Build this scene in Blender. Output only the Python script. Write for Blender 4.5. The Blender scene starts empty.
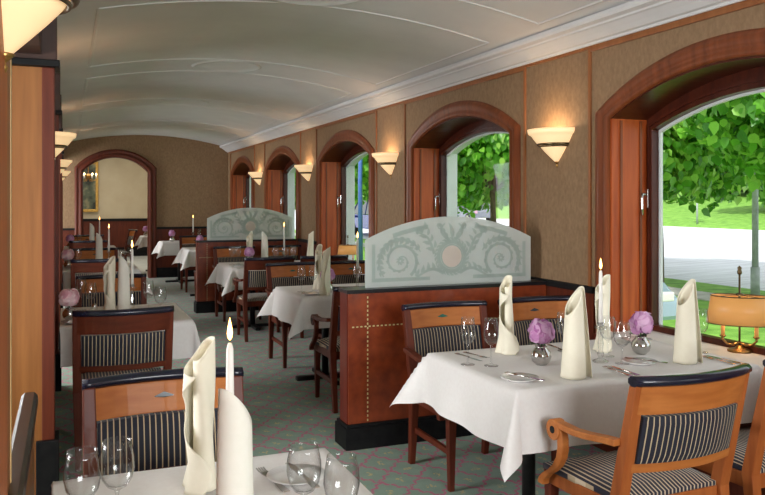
import bpy, bmesh, math, random
from mathutils import Vector, Matrix
PI = math.pi
random.seed(7)
S = bpy.context.scene
COL = S.collection
sin, cos, rad = math.sin, math.cos, math.radians

# ------------------------------------------------------------------ materials
def nm(name):
    m = bpy.data.materials.new(name); m.use_nodes = True
    nt = m.node_tree; nt.nodes.clear()
    out = nt.nodes.new('ShaderNodeOutputMaterial')
    return m, nt, out
def N(nt, t, **k):
    n = nt.nodes.new(t)
    for a, b in k.items():
        if a in n.inputs: n.inputs[a].default_value = b
        else: setattr(n, a, b)
    return n
def L(nt, a, b): nt.links.new(a, b)
def M_(nt, op, a, b=None, c=None):
    n = nt.nodes.new('ShaderNodeMath'); n.operation = op
    for i, v in enumerate((a, b, c)):
        if v is None: continue
        if hasattr(v, 'is_output'): nt.links.new(v, n.inputs[i])
        else: n.inputs[i].default_value = v
    return n.outputs[0]
def mixc(nt, fac, a, b, blend='MIX'):
    n = nt.nodes.new('ShaderNodeMix'); n.data_type = 'RGBA'; n.blend_type = blend
    for s, v in ((n.inputs[0], fac), (n.inputs[6], a), (n.inputs[7], b)):
        if hasattr(v, 'is_output'): nt.links.new(v, s)
        elif isinstance(v, (int, float)): s.default_value = v
        else: s.default_value = (*v[:3], 1)
    return n.outputs[2]
def srgb(r, g, b):
    f = lambda c: (c/255/12.92) if c/255 <= .04045 else ((c/255+.055)/1.055)**2.4
    return (f(r), f(g), f(b))
def objcoord(nt, scale=(1,1,1), kind='Object'):
    tc = nt.nodes.new('ShaderNodeTexCoord'); mp = nt.nodes.new('ShaderNodeMapping')
    mp.inputs['Scale'].default_value = scale
    L(nt, tc.outputs[kind], mp.inputs['Vector']); return mp.outputs[0]
def principled(nt, out, col, rough=.5, metal=0, coat=0, **k):
    p = nt.nodes.new('ShaderNodeBsdfPrincipled')
    if hasattr(col, 'is_output'): L(nt, col, p.inputs['Base Color'])
    else: p.inputs['Base Color'].default_value = (*col, 1)
    p.inputs['Roughness'].default_value = rough; p.inputs['Metallic'].default_value = metal
    p.inputs['Coat Weight'].default_value = coat
    for a, b in k.items(): p.inputs[a].default_value = b
    L(nt, p.outputs[0], out.inputs[0]); return p
def bump(nt, p, h, strength=.2, dist=.01):
    b = nt.nodes.new('ShaderNodeBump'); b.inputs['Strength'].default_value = strength; b.inputs['Distance'].default_value = dist
    L(nt, h, b.inputs['Height']); L(nt, b.outputs[0], p.inputs['Normal'])
def noisy(name, c1, c2, scale=8, stretch=(1,1,1), rough=.5, metal=0, coat=0, bmp=0, lo=.35, hi=.65, detail=4, **k):
    m, nt, out = nm(name)
    v = objcoord(nt, stretch)
    n = N(nt, 'ShaderNodeTexNoise', Scale=scale, Detail=detail); L(nt, v, n.inputs['Vector'])
    r = N(nt, 'ShaderNodeMapRange'); r.inputs[1].default_value = lo; r.inputs[2].default_value = hi
    L(nt, n.outputs[0], r.inputs[0])
    p = principled(nt, out, mixc(nt, r.outputs[0], c1, c2), rough, metal, coat, **k)
    if bmp: bump(nt, p, n.outputs[0], bmp)
    return m
def stripes(name, dark, light, pitch, frac, alt=None):
    m, nt, out = nm(name)
    tc = nt.nodes.new('ShaderNodeTexCoord'); sx = nt.nodes.new('ShaderNodeSeparateXYZ')
    L(nt, tc.outputs['Object'], sx.inputs[0])
    f = M_(nt, 'FRACT', M_(nt, 'MULTIPLY', M_(nt, 'ADD', sx.outputs[0], 5.0), 1/pitch))
    d = M_(nt, 'ABSOLUTE', M_(nt, 'SUBTRACT', f, .5))
    mask = M_(nt, 'LESS_THAN', d, frac/2)
    core = M_(nt, 'LESS_THAN', d, frac/5)
    c = mixc(nt, mask, dark, light)
    if alt: c = mixc(nt, core, c, alt)
    p = principled(nt, out, c, .75, **{'Sheen Weight': .15})
    n = N(nt, 'ShaderNodeTexNoise', Scale=220.0); L(nt, tc.outputs['Object'], n.inputs['Vector'])
    bump(nt, p, n.outputs[0], .15, .003)
    return m
def wood(name, c1, c2, rough=.52, coat=.06, axis='z', scale=3.0):
    st = {'z': (9,9,.7), 'x': (.7,9,9), 'y': (9,.7,9)}[axis]
    return noisy(name, c1, c2, scale, st, rough, 0, coat, bmp=.03, lo=.3, hi=.7, detail=6, **{'Specular IOR Level': .28})
def emit(name, col, strength, base=None):
    m, nt, out = nm(name)
    p = principled(nt, out, base or col, .4)
    p.inputs['Emission Color'].default_value = (*col, 1); p.inputs['Emission Strength'].default_value = strength
    return m
def thin_glass(name, tint=(1,1,1), base=.03, edge=.55, rough=.02):
    m, nt, out = nm(name)
    t = N(nt, 'ShaderNodeBsdfTransparent'); t.inputs[0].default_value = (*tint, 1)
    g = N(nt, 'ShaderNodeBsdfGlossy'); g.inputs['Roughness'].default_value = rough
    lw = N(nt, 'ShaderNodeLayerWeight', Blend=.35)
    f = M_(nt, 'MULTIPLY_ADD', M_(nt, 'POWER', lw.outputs['Facing'], 2.2), edge, base)
    mx = nt.nodes.new('ShaderNodeMixShader'); L(nt, f, mx.inputs[0]); L(nt, t.outputs[0], mx.inputs[1]); L(nt, g.outputs[0], mx.inputs[2])
    L(nt, mx.outputs[0], out.inputs[0]); return m
def frosted(name, col, trans_col, trans=.5, diff=.6):
    m, nt, out = nm(name)
    d = N(nt, 'ShaderNodeBsdfDiffuse'); d.inputs[0].default_value = (*col, 1)
    tl = N(nt, 'ShaderNodeBsdfTranslucent'); tl.inputs[0].default_value = (*col, 1)
    tr = N(nt, 'ShaderNodeBsdfTransparent'); tr.inputs[0].default_value = (*trans_col, 1)
    m1 = nt.nodes.new('ShaderNodeMixShader'); m1.inputs[0].default_value = 1-diff; L(nt, d.outputs[0], m1.inputs[1]); L(nt, tl.outputs[0], m1.inputs[2])
    m2 = nt.nodes.new('ShaderNodeMixShader'); m2.inputs[0].default_value = trans; L(nt, m1.outputs[0], m2.inputs[1]); L(nt, tr.outputs[0], m2.inputs[2])
    L(nt, m2.outputs[0], out.inputs[0]); return m
def leafy(name, c1, c2, c3, transl=.4, rough=.35):
    m, nt, out = nm(name)
    g = nt.nodes.new('ShaderNodeNewGeometry')
    cr = nt.nodes.new('ShaderNodeValToRGB'); e = cr.color_ramp.elements
    e[0].color = (*c1, 1); e[1].color = (*c3, 1); k = e.new(.5); k.color = (*c2, 1)
    L(nt, g.outputs['Random Per Island'], cr.inputs[0])
    p = nt.nodes.new('ShaderNodeBsdfPrincipled'); L(nt, cr.outputs[0], p.inputs['Base Color']); p.inputs['Roughness'].default_value = rough
    t = nt.nodes.new('ShaderNodeBsdfTranslucent'); L(nt, cr.outputs[0], t.inputs[0])
    mx = nt.nodes.new('ShaderNodeMixShader'); mx.inputs[0].default_value = transl
    L(nt, p.outputs[0], mx.inputs[1]); L(nt, t.outputs[0], mx.inputs[2]); L(nt, mx.outputs[0], out.inputs[0]); return m

M = {}
M['wallpaper'] = noisy('tan wallpaper', srgb(131,103,74), srgb(150,121,90), 45, (1,1,.6), .8, bmp=.06, detail=9, lo=.3, hi=.7)
M['ceiling'] = noisy('ceiling plaster', srgb(212,212,212), srgb(218,218,218), 3, rough=.85)
M['plaster'] = noisy('cream plaster', srgb(206,190,160), srgb(212,198,170), 3, rough=.85)
M['cherry'] = wood('cherry wood', srgb(150,78,34), srgb(176,100,48))
M['cherry_x'] = wood('cherry wood crosswise', srgb(164,92,38), srgb(192,118,58), axis='x')
M['mahogany'] = wood('mahogany', srgb(80,31,16), srgb(102,43,22))
M['mahogany_x'] = wood('mahogany crosswise', srgb(80,32,16), srgb(100,43,22), axis='x')
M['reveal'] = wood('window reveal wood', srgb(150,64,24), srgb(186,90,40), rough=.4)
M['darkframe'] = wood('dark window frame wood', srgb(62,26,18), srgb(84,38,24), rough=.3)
M['casing'] = wood('arch casing wood', srgb(104,52,26), srgb(132,70,38), rough=.4)
M['trim'] = wood('wall panel moulding wood', srgb(138,84,46), srgb(158,100,58), rough=.4)
M['burl'] = noisy('burl veneer', srgb(112,44,22), srgb(146,66,32), 14, (1,1,1), .28, 0, .35, lo=.3, hi=.7, detail=8)
M['endwood'] = wood('divider end wood', srgb(92,34,24), srgb(110,44,30), rough=.3)
M['pilaster'] = wood('light pilaster wood', srgb(128,80,38), srgb(148,95,48), rough=.45)
M['stile'] = wood('pale pilaster edge', srgb(186,150,98), srgb(200,168,116), rough=.4)
M['black'] = noisy('black lacquer', (.006,.006,.007), (.012,.011,.013), 20, rough=.3, coat=.1, **{'Specular IOR Level': .35})
M['blackmatt'] = noisy('black plinth paint', (.004,.004,.005), (.009,.009,.009), 20, rough=.6, **{'Specular IOR Level': .2})
M['navy'] = noisy('navy lacquer', (.006,.007,.018), (.012,.013,.03), 20, rough=.24, coat=.25)
M['cloth'] = noisy('white table linen', srgb(229,225,222), srgb(232,229,226), 60, rough=.8, bmp=.02)
M['napkin'] = noisy('ivory napkin linen', srgb(240,234,212), srgb(242,236,215), 60, rough=.8, bmp=.02)
M['napkin_w'] = noisy('white napkin linen', srgb(232,229,216), srgb(234,231,219), 60, rough=.8, bmp=.02)
M['stripe'] = stripes('striped upholstery', (.007,.008,.02), srgb(178,158,126), .0205, .21, srgb(196,178,146))
M['stripe_seat'] = stripes('striped seat upholstery', (.010,.011,.028), srgb(182,162,132), .0185, .36, srgb(206,190,164))
M['inlay'] = noisy('dark diamond inlay', srgb(24,34,36), srgb(30,44,46), 30, rough=.3)
M['inlay_g'] = noisy('green diamond inlay', srgb(26,92,76), srgb(34,110,90), 30, rough=.3)
M['stud'] = noisy('light inlay studs', srgb(190,184,130), srgb(206,200,148), 30, rough=.35)
M['brass'] = noisy('brass', srgb(150,112,60), srgb(176,136,80), 20, rough=.28, metal=.9)
M['pewter'] = noisy('dark bronze', srgb(84,72,52), srgb(120,104,74), 30, rough=.3, metal=.85)
M['silver'] = noisy('silver', srgb(190,188,184), srgb(214,212,208), 20, rough=.12, metal=1)
M['iron'] = noisy('black iron', (.01,.01,.011), (.018,.018,.018), 20, rough=.45, metal=.5)
M['porcelain'] = noisy('white porcelain', srgb(232,230,228), srgb(238,236,234), 8, rough=.12, coat=.5)
M['wax'] = noisy('white wax', srgb(236,232,224), srgb(242,238,232), 10, rough=.45, **{'Subsurface Weight': 0.0})
M['flame'] = emit('candle flame', (1,.52,.14), 9)
M['peony'] = leafy('pink peony petals', srgb(186,108,176), srgb(222,164,212), srgb(246,214,240), .3, .6)
M['peony_p'] = leafy('pale pink peony petals', srgb(236,178,194), srgb(250,214,220), srgb(254,238,238), .3, .6)
M['stemgreen'] = noisy('flower stem green', srgb(40,70,30), srgb(58,92,42), 20, rough=.5)
M['alabaster'] = emit('alabaster glass', (1,.66,.34), .62, srgb(240,214,170))
M['shade'] = emit('amber lampshade', (1,.5,.16), .16, srgb(216,154,84))
def rim_glass(name, base, edge, dark, rough=.01):
    """Thin blown glass: clear face-on, darker and more mirror-like where the wall turns away."""
    m, nt, out = nm(name)
    lw = N(nt, 'ShaderNodeLayerWeight', Blend=.4); f = M_(nt, 'POWER', lw.outputs['Facing'], 2.6)
    t = N(nt, 'ShaderNodeBsdfTransparent'); L(nt, mixc(nt, f, (.985,.99,.99), (dark,dark*1.02,dark*1.02)), t.inputs[0])
    g = N(nt, 'ShaderNodeBsdfGlossy'); g.inputs['Roughness'].default_value = rough
    mx = nt.nodes.new('ShaderNodeMixShader'); L(nt, M_(nt, 'MULTIPLY_ADD', f, edge, base), mx.inputs[0]); L(nt, t.outputs[0], mx.inputs[1]); L(nt, g.outputs[0], mx.inputs[2])
    L(nt, mx.outputs[0], out.inputs[0]); return m
M['crystal'] = rim_glass('clear wine glass', .045, .6, .55)
M['cutglass'] = rim_glass('cut crystal', .16, .6, .5, .06)
M['pane'] = thin_glass('window pane', (.985,.995,.99), .003, .04, .0)
M['screen'] = frosted('frosted glass', srgb(240,246,243), (.96,.985,.975), .27, .45)
M['etch'] = frosted('etched ornament glass', srgb(198,210,204), (.85,.9,.87), .06, .45)
M['etch_pale'] = frosted('etched medallion glass', srgb(240,226,216), (.9,.9,.9), .05, .45)
M['white_paint'] = noisy('white exterior paint', srgb(216,220,222), srgb(224,228,230), 6, rough=.6)
M['sill'] = noisy('cream painted sill', srgb(222,216,210), srgb(230,224,218), 6, rough=.45)
M['cord'] = noisy('grey fascia', srgb(52,30,22), srgb(64,38,28), 10, rough=.6)
# outdoors
M['lawn'] = noisy('lawn', srgb(92,142,44), srgb(134,182,72), 3, rough=.9, bmp=.4, detail=8)
M['asphalt'] = noisy('pale asphalt', srgb(196,198,204), srgb(222,224,230), 2.5, (.25,3,1), .8, detail=6)
M['kerb'] = noisy('pale paving', srgb(176,172,164), srgb(196,192,186), 4, rough=.8)
M['bark'] = noisy('tree bark', srgb(70,58,44), srgb(98,84,64), 6, (1,1,.2), .9, bmp=.5)
M['leaf'] = leafy('linden leaves', srgb(74,140,40), srgb(122,192,60), srgb(186,232,104))
M['leaf_far'] = leafy('distant leaves', srgb(50,104,34), srgb(84,142,54), srgb(126,176,82))
M['bluemetal'] = noisy('blue enamel', srgb(70,104,176), srgb(82,116,188), 6, rough=.35)
M['greymetal'] = noisy('galvanised steel', srgb(160,166,164), srgb(180,186,184), 8, rough=.6)
M['car_silver'] = noisy('silver blue car paint', srgb(150,170,186), srgb(158,178,194), 3, rough=.2, metal=.4, coat=.8)
M['car_blue'] = noisy('violet blue car paint', srgb(66,70,170), srgb(74,80,182), 3, rough=.25, metal=.2, coat=.8)
M['car_grey'] = noisy('grey car paint', srgb(120,124,134), srgb(130,134,144), 3, rough=.25, metal=.3, coat=.8)
M['car_glass'] = noisy('dark car glass', (.02,.03,.035), (.03,.04,.045), 3, rough=.06, coat=.5)
M['rubber'] = noisy('tyre rubber', (.012,.012,.012), (.02,.02,.02), 30, rough=.8)
M['red_sign'] = noisy('pink sign enamel', srgb(206,150,170), srgb(214,160,178), 6, rough=.4)
M['gold'] = noisy('gilt frame', srgb(168,128,58), srgb(196,156,80), 24, rough=.35, metal=.7)
M['palefloor'] = noisy('pale tiled floor', srgb(206,214,210), srgb(220,226,222), 3, rough=.3)
M['house'] = noisy('pale house render', srgb(206,200,190), srgb(214,208,198), 3, rough=.9)
M['rooftile'] = noisy('roof tiles', srgb(120,70,56), srgb(140,86,68), 5, rough=.8)

def carpet():
    m, nt, out = nm('green carpet with pink trellis')
    tc = nt.nodes.new('ShaderNodeTexCoord'); sx = nt.nodes.new('ShaderNodeSeparateXYZ'); L(nt, tc.outputs['Object'], sx.inputs[0])
    x, y = sx.outputs[0], sx.outputs[1]
    wob = M_(nt, 'MULTIPLY', M_(nt, 'SINE', M_(nt, 'MULTIPLY', M_(nt, 'ADD', x, y), 62.0)), .011)
    wob2 = M_(nt, 'MULTIPLY', M_(nt, 'SINE', M_(nt, 'MULTIPLY', M_(nt, 'SUBTRACT', x, y), 62.0)), .011)
    a = M_(nt, 'ADD', M_(nt, 'ADD', x, M_(nt, 'MULTIPLY', y, .8)), wob2)
    b = M_(nt, 'ADD', M_(nt, 'SUBTRACT', x, M_(nt, 'MULTIPLY', y, .8)), wob)
    def line(v, p, w):
        f = M_(nt, 'FRACT', M_(nt, 'MULTIPLY', M_(nt, 'ADD', v, 40.0), 1/p))
        return M_(nt, 'LESS_THAN', M_(nt, 'ABSOLUTE', M_(nt, 'SUBTRACT', f, .5)), w/p/2)
    n = N(nt, 'ShaderNodeTexNoise', Scale=70.0, Detail=2.0); L(nt, tc.outputs['Object'], n.inputs['Vector'])
    brk = M_(nt, 'GREATER_THAN', n.outputs[0], .42)
    l1 = M_(nt, 'MULTIPLY', M_(nt, 'MAXIMUM', line(a, .235, .03), line(b, .235, .024)), brk)
    # little yellow sprigs in the middle of each diamond
    def tri(v, p):
        f = M_(nt, 'FRACT', M_(nt, 'MULTIPLY', M_(nt, 'ADD', v, 40.0), 1/p)); 
        return M_(nt, 'MINIMUM', f, M_(nt, 'SUBTRACT', 1.0, f))
    dd = M_(nt, 'ADD', tri(a, .235), tri(b, .235))
    spr = M_(nt, 'MULTIPLY', M_(nt, 'LESS_THAN', dd, .17), M_(nt, 'GREATER_THAN', n.outputs[0], .52))
    n2 = N(nt, 'ShaderNodeTexNoise', Scale=9.0, Detail=6.0); L(nt, tc.outputs['Object'], n2.inputs['Vector'])
    base = mixc(nt, n2.outputs[0], srgb(92,124,100), srgb(136,166,138))
    n3 = N(nt, 'ShaderNodeTexNoise', Scale=160.0); L(nt, tc.outputs['Object'], n3.inputs['Vector'])
    base = mixc(nt, M_(nt, 'MULTIPLY', n3.outputs[0], .5), base, srgb(70,98,84))
    c = mixc(nt, l1, base, srgb(168,64,98))
    c = mixc(nt, spr, c, srgb(176,158,96))
    p = principled(nt, out, c, .95, **{'Sheen Weight': .2})
    bump(nt, p, n3.outputs[0], .4, .006)
    return m
M['carpet'] = carpet()

def canvas():
    m, nt, out = nm('dark oil painting')
    v = objcoord(nt, (1,1,1))
    n = N(nt, 'ShaderNodeTexNoise', Scale=3.2, Detail=6.0); L(nt, v, n.inputs['Vector'])
    cr = nt.nodes.new('ShaderNodeValToRGB'); e = cr.color_ramp.elements
    e[0].position = .35; e[1].position = .65
    e[0].color = (*srgb(40,44,34), 1); e[1].color = (*srgb(176,160,120), 1); k = e.new(.5); k.color = (*srgb(96,104,80), 1)
    L(nt, n.outputs[0], cr.inputs[0]); principled(nt, out, cr.outputs[0], .5); return m
M['canvas'] = canvas()

# ------------------------------------------------------------------ mesh helpers
class MB:
    def __init__(s): s.v, s.f, s.sm = [], [], []
    def add(s, vs, fs, smooth=False):
        b = len(s.v); s.v += [tuple(p) for p in vs]
        for f in fs: s.f.append([b+i for i in f]); s.sm.append(smooth)
        return s
    def box(s, x0, x1, y0, y1, z0, z1):
        vs = [(x0,y0,z0),(x1,y0,z0),(x1,y1,z0),(x0,y1,z0),(x0,y0,z1),(x1,y0,z1),(x1,y1,z1),(x0,y1,z1)]
        return s.add(vs, [(3,2,1,0),(4,5,6,7),(0,1,5,4),(1,2,6,5),(2,3,7,6),(3,0,4,7)])
    def hexa(s, lo, hi):            # two quads (bottom and top), each 4 points
        return s.add(list(lo)+list(hi), [(3,2,1,0),(4,5,6,7),(0,1,5,4),(1,2,6,5),(2,3,7,6),(3,0,4,7)])
    def lathe(s, prof, n=20, c=(0,0,0), a0=0, a1=2*PI, smooth=True, sx=1, sy=1):
        full = abs(a1-a0-2*PI) < 1e-6; k = n if full else n+1; vs = []
        for r, z in prof:
            for i in range(k):
                a = a0+(a1-a0)*i/n; vs.append((c[0]+r*cos(a)*sx, c[1]+r*sin(a)*sy, c[2]+z))
        fs = []
        for j in range(len(prof)-1):
            for i in range(n):
                i2 = (i+1) % k; fs.append((j*k+i, j*k+i2, (j+1)*k+i2, (j+1)*k+i))
        return s.add(vs, fs, smooth)
    def cyl(s, a, b, r0, r1=None, n=10, smooth=True):
        a, b = Vector(a), Vector(b); r1 = r0 if r1 is None else r1
        d = (b-a).normalized(); u = d.orthogonal().normalized(); w = d.cross(u); vs = []
        for p, r in ((a, r0), (b, r1)):
            for i in range(n): t = 2*PI*i/n; vs.append(p+u*r*cos(t)+w*r*sin(t))
        s.add(vs, [(i, (i+1)%n, n+(i+1)%n, n+i) for i in range(n)], smooth)
        return s.add(vs, [tuple(range(n-1,-1,-1)), tuple(range(n, 2*n))])
    def tube(s, pts, rs, n=8, smooth=True):
        pts = [Vector(p) for p in pts]
        if not isinstance(rs, (list, tuple)): rs = [rs]*len(pts)
        vs = []; u = None
        for i, p in enumerate(pts):
            d = (pts[min(i+1, len(pts)-1)]-pts[max(i-1, 0)]).normalized()
            u = d.orthogonal().normalized() if u is None else (u-d*u.dot(d)).normalized()
            w = d.cross(u)
            for k in range(n): t = 2*PI*k/n; vs.append(p+u*rs[i]*cos(t)+w*rs[i]*sin(t))
        fs = [(i*n+k, i*n+(k+1)%n, (i+1)*n+(k+1)%n, (i+1)*n+k) for i in range(len(pts)-1) for k in range(n)]
        s.add(vs, fs, smooth); m = len(pts)
        return s.add(vs, [tuple(range(n-1,-1,-1)), tuple(range((m-1)*n, m*n))])
    def strip(s, secs, closed_sec=True, cap=True, smooth=False):   # loft of sections
        k = len(secs[0]); vs = [p for q in secs for p in q]; fs = []
        for j in range(len(secs)-1):
            for i in range(k if closed_sec else k-1):
                i2 = (i+1) % k; fs.append((j*k+i, j*k+i2, (j+1)*k+i2, (j+1)*k+i))
        s.add(vs, fs, smooth)
        if cap and closed_sec: s.add(vs, [tuple(range(k-1,-1,-1)), tuple(range((len(secs)-1)*k, len(secs)*k))])
        return s
    def ball(s, c, r, n=12, sc=(1,1,1), smooth=True):
        prof = [(max(1e-5, sin(PI*j/(n//2+2))), -cos(PI*j/(n//2+2))) for j in range(n//2+3)]
        vs = []
        for q, z in prof:
            for i in range(n): t = 2*PI*i/n; vs.append((c[0]+r*sc[0]*q*cos(t), c[1]+r*sc[1]*q*sin(t), c[2]+r*sc[2]*z))
        fs = [(j*n+i, j*n+(i+1)%n, (j+1)*n+(i+1)%n, (j+1)*n+i) for j in range(len(prof)-1) for i in range(n)]
        return s.add(vs, fs, smooth)
    def prism(s, poly, axis, a, b, smooth=False):                  # poly: 2-D points, extruded along axis from a to b
        def P(p, t): return {'x': (t, p[0], p[1]), 'y': (p[0], t, p[1]), 'z': (p[0], p[1], t)}[axis]
        n = len(poly); vs = [P(p, a) for p in poly]+[P(p, b) for p in poly]
        s.add(vs, [(i, (i+1)%n, n+(i+1)%n, n+i) for i in range(n)], smooth)
        return s.add(vs, [tuple(range(n-1,-1,-1)), tuple(range(n, 2*n))])
    def build(s, name, mat, parent=None, bevel=0, solid=0, merge=True, fixn=True):
        me = bpy.data.meshes.new(name); bm = bmesh.new()
        bv = [bm.verts.new(p) for p in s.v]
        for f, sm in zip(s.f, s.sm):
            try: q = bm.faces.new([bv[i] for i in f]); q.smooth = sm
            except ValueError: pass
        if merge: bmesh.ops.remove_doubles(bm, verts=bm.verts, dist=1e-5)
        if fixn: bmesh.ops.recalc_face_normals(bm, faces=bm.faces)
        if bevel:
            es = [e for e in bm.edges if len(e.link_faces) == 2 and e.calc_face_angle(0) > .6]
            bmesh.ops.bevel(bm, geom=es, offset=bevel, segments=2, affect='EDGES', profile=.6, clamp_overlap=True)
        bm.to_mesh(me); bm.free()
        o = bpy.data.objects.new(name, me); COL.objects.link(o)
        me.materials.append(M[mat] if isinstance(mat, str) else mat)
        if parent: o.parent = parent
        if solid:
            md = o.modifiers.new('thickness', 'SOLIDIFY'); md.thickness = solid; md.offset = 0
        return o
def tag(o, label, cat, group=None, kind=None):
    o['label'] = label; o['category'] = cat
    if group: o['group'] = group
    if kind: o['kind'] = kind
    return o
def struct(o, label=None):
    o['kind'] = 'structure'
    if label: o['label'] = label
    return o
def empty(name, loc=(0,0,0), rz=0):
    o = bpy.data.objects.new(name, None); o.empty_display_size = .1; COL.objects.link(o)
    o.location = loc; o.rotation_euler = (0,0,rz); return o
def dup(o, parent=None):
    c = o.copy(); COL.objects.link(c); c.parent = parent
    for ch in list(o.children): dup(ch, c)
    return c
PROTO = {}; USED = set()
def put(kind, x, y, z, rz, label, group=None, scale=1):
    """Place one individual thing of a kind: the first time the modelled one itself, afterwards a copy with copies of its parts."""
    if kind not in PROTO: PROTO[kind] = BUILD[kind]()
    o = PROTO[kind] if kind not in USED else dup(PROTO[kind])
    USED.add(kind)
    o.location = (x, y, z); o.rotation_euler = (0, 0, rz); o.scale = (scale,)*3
    cat = CATS[kind]
    o['label'] = label; o['category'] = cat
    if 'group' in o: del o['group']
    if group: o['group'] = group
    return o
BUILD = {}; CATS = {}
def kind(name, cat):
    def deco(fn): BUILD[name] = fn; CATS[name] = cat; return fn
    return deco

# ------------------------------------------------------------------ room shell
XR, YB, XL = 3.1, 16.1, -.115
CX, RISE, ZE, HALF = 1.5, .22, 2.62, 1.62
RAD = (HALF**2+RISE**2)/(2*RISE)
def zc(x):
    d = min(abs(x-CX), HALF); return ZE+RISE-(RAD-math.sqrt(RAD**2-d*d))
floor = struct(MB().box(-3.2, 3.1, -4.3, YB, -.12, 0).build('floor', 'carpet'), 'green carpet with pink trellis pattern')
# vaulted ceiling with thickness
m = MB(); xs = [-.12+3.24*i/40 for i in range(41)]
m.strip([[(x, -4.3, zc(x)), (x, YB, zc(x)), (x, YB, 3.1), (x, -4.3, 3.1)] for x in xs])
m.box(-3.2, -.12, -4.3, YB, 2.62, 3.1)
struct(m.build('ceiling', 'ceiling'))
# raised mouldings on the vault: panel outlines and round bosses
ROWS = [(-1.2,1.35),(1.95,4.3),(4.95,7.15),(7.85,10.1),(10.85,12.95),(13.75,15.7)]
k = 0
for (y0, y1) in ROWS:
    k += 1; m = MB(); w, t = .016, .006
    def rail(pts):
        m.strip([[(x-w*nx, y-w*ny, zc(x)+.002), (x-w*.5*nx, y-w*.5*ny, zc(x)-t), (x+w*.5*nx, y+w*.5*ny, zc(x)-t), (x+w*nx, y+w*ny, zc(x)+.002)] for x, y, nx, ny in pts], closed_sec=False, smooth=False)
    X0, X1 = .18, 2.84
    xs = [X0+(X1-X0)*i/30 for i in range(31)]
    for yy in (y0, y1): rail([(x, yy, 0, 1) for x in xs])
    for xx in (X0, X1): rail([(xx, y0+(y1-y0)*i/4, 1, 0) for i in range(5)])
    struct(m.build('trim_%d' % k, 'ceiling'))
for yc in (1.62, 4.63, 7.5, 10.47, 13.35):
    k += 1; m = MB(); R = .33
    for (ra, za), (rb, zb) in (((R, .0), (R-.012, -.010)), ((R-.012, -.010), (R-.035, -.010)), ((R-.035, -.010), (R-.05, -.002)), ((R-.05, -.002), (.2, -.002)), ((.2, -.002), (.001, -.002))):
        secs = []
        for i in range(49):
            a = 2*PI*i/48; secs.append([(1.43+r*cos(a), yc+r*sin(a)*1.0, zc(1.43+r*cos(a))+z-.001) for r, z in ((ra, za), (rb, zb))])
        m.strip(secs, closed_sec=False, smooth=True)
    struct(m.build('trim_%d' % k, 'ceiling'))
# stepped cornice along the window wall
prof = [(3.1,2.53),(3.075,2.53),(3.07,2.545),(3.05,2.55),(3.02,2.575),(2.985,2.60),(2.97,2.605),(2.965,2.615),(2.93,2.625),(2.92,2.64),(2.92,2.66),(3.1,2.66)]
m = MB(); m.strip([[(x, y, z) for x, z in prof] for y in (-4.3, YB)]); struct(m.build('trim_20', 'ceiling'), 'stepped plaster cornice')

# window wall with five (and two unseen) arched openings
def arch(hw, spring, apex, n=24, bottom=None):
    """Points (dy, z) of a segmental arch, left spring to right spring, with the jambs down to bottom."""
    h = apex-spring; R = (hw*hw+h*h)/(2*h); a = math.asin(min(1, hw/R)); pts = []
    if h > hw: a = PI-a
    for i in range(n+1):
        t = -a+2*a*i/n; pts.append((R*sin(t), apex-R+R*cos(t)))
    if bottom is not None: pts = [(-hw, bottom)]+pts+[(hw, bottom)]
    return pts
WY = [3.02-2.93, 3.02, 5.95, 8.88, 11.81, 14.74]
OH, OS, OA, SILL, TH = .89, 2.05, 2.26, .74, .34
m = MB(); edges = [-4.3]
for wy in WY: edges += [wy-OH, wy+OH]
edges += [YB+.3]
for i in range(0, len(edges), 2): m.box(XR, XR+TH, edges[i], edges[i+1], -.1, 3.0)
for wy in WY:
    m.box(XR, XR+TH, wy-OH, wy+OH, -.1, SILL-.03)
    a = arch(OH, OS, OA)
    m.strip([[(XR, wy+y, z), (XR+TH, wy+y, z), (XR+TH, wy+y, 3.0), (XR, wy+y, 3.0)] for y, z in a])
struct(m.build('wall_right', 'wallpaper'), 'tan papered wall with arched windows')
# outer skin of the building, white, a little smaller openings
m = MB(); edges = [-4.3]
OW = lambda wy: 1.02 if abs(wy-3.02) < .1 else .845
for wy in WY: edges += [wy-OW(wy), wy+OW(wy)]
edges += [23.2]
x0, x1 = XR+TH, XR+TH+.11
for i in range(0, len(edges), 2): m.box(x0, x1, edges[i], edges[i+1], -.6, 3.3)
for wy in WY:
    m.box(x0, x1, wy-OW(wy), wy+OW(wy), -.6, SILL-.02)
    m.strip([[(x0, wy+y, z), (x1, wy+y, z), (x1, wy+y, 3.3), (x0, wy+y, 3.3)] for y, z in arch(OW(wy), 2.0, 2.15 if OW(wy) < 1 else 2.24)])
struct(m.build('wall_outside', 'white_paint'))

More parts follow.
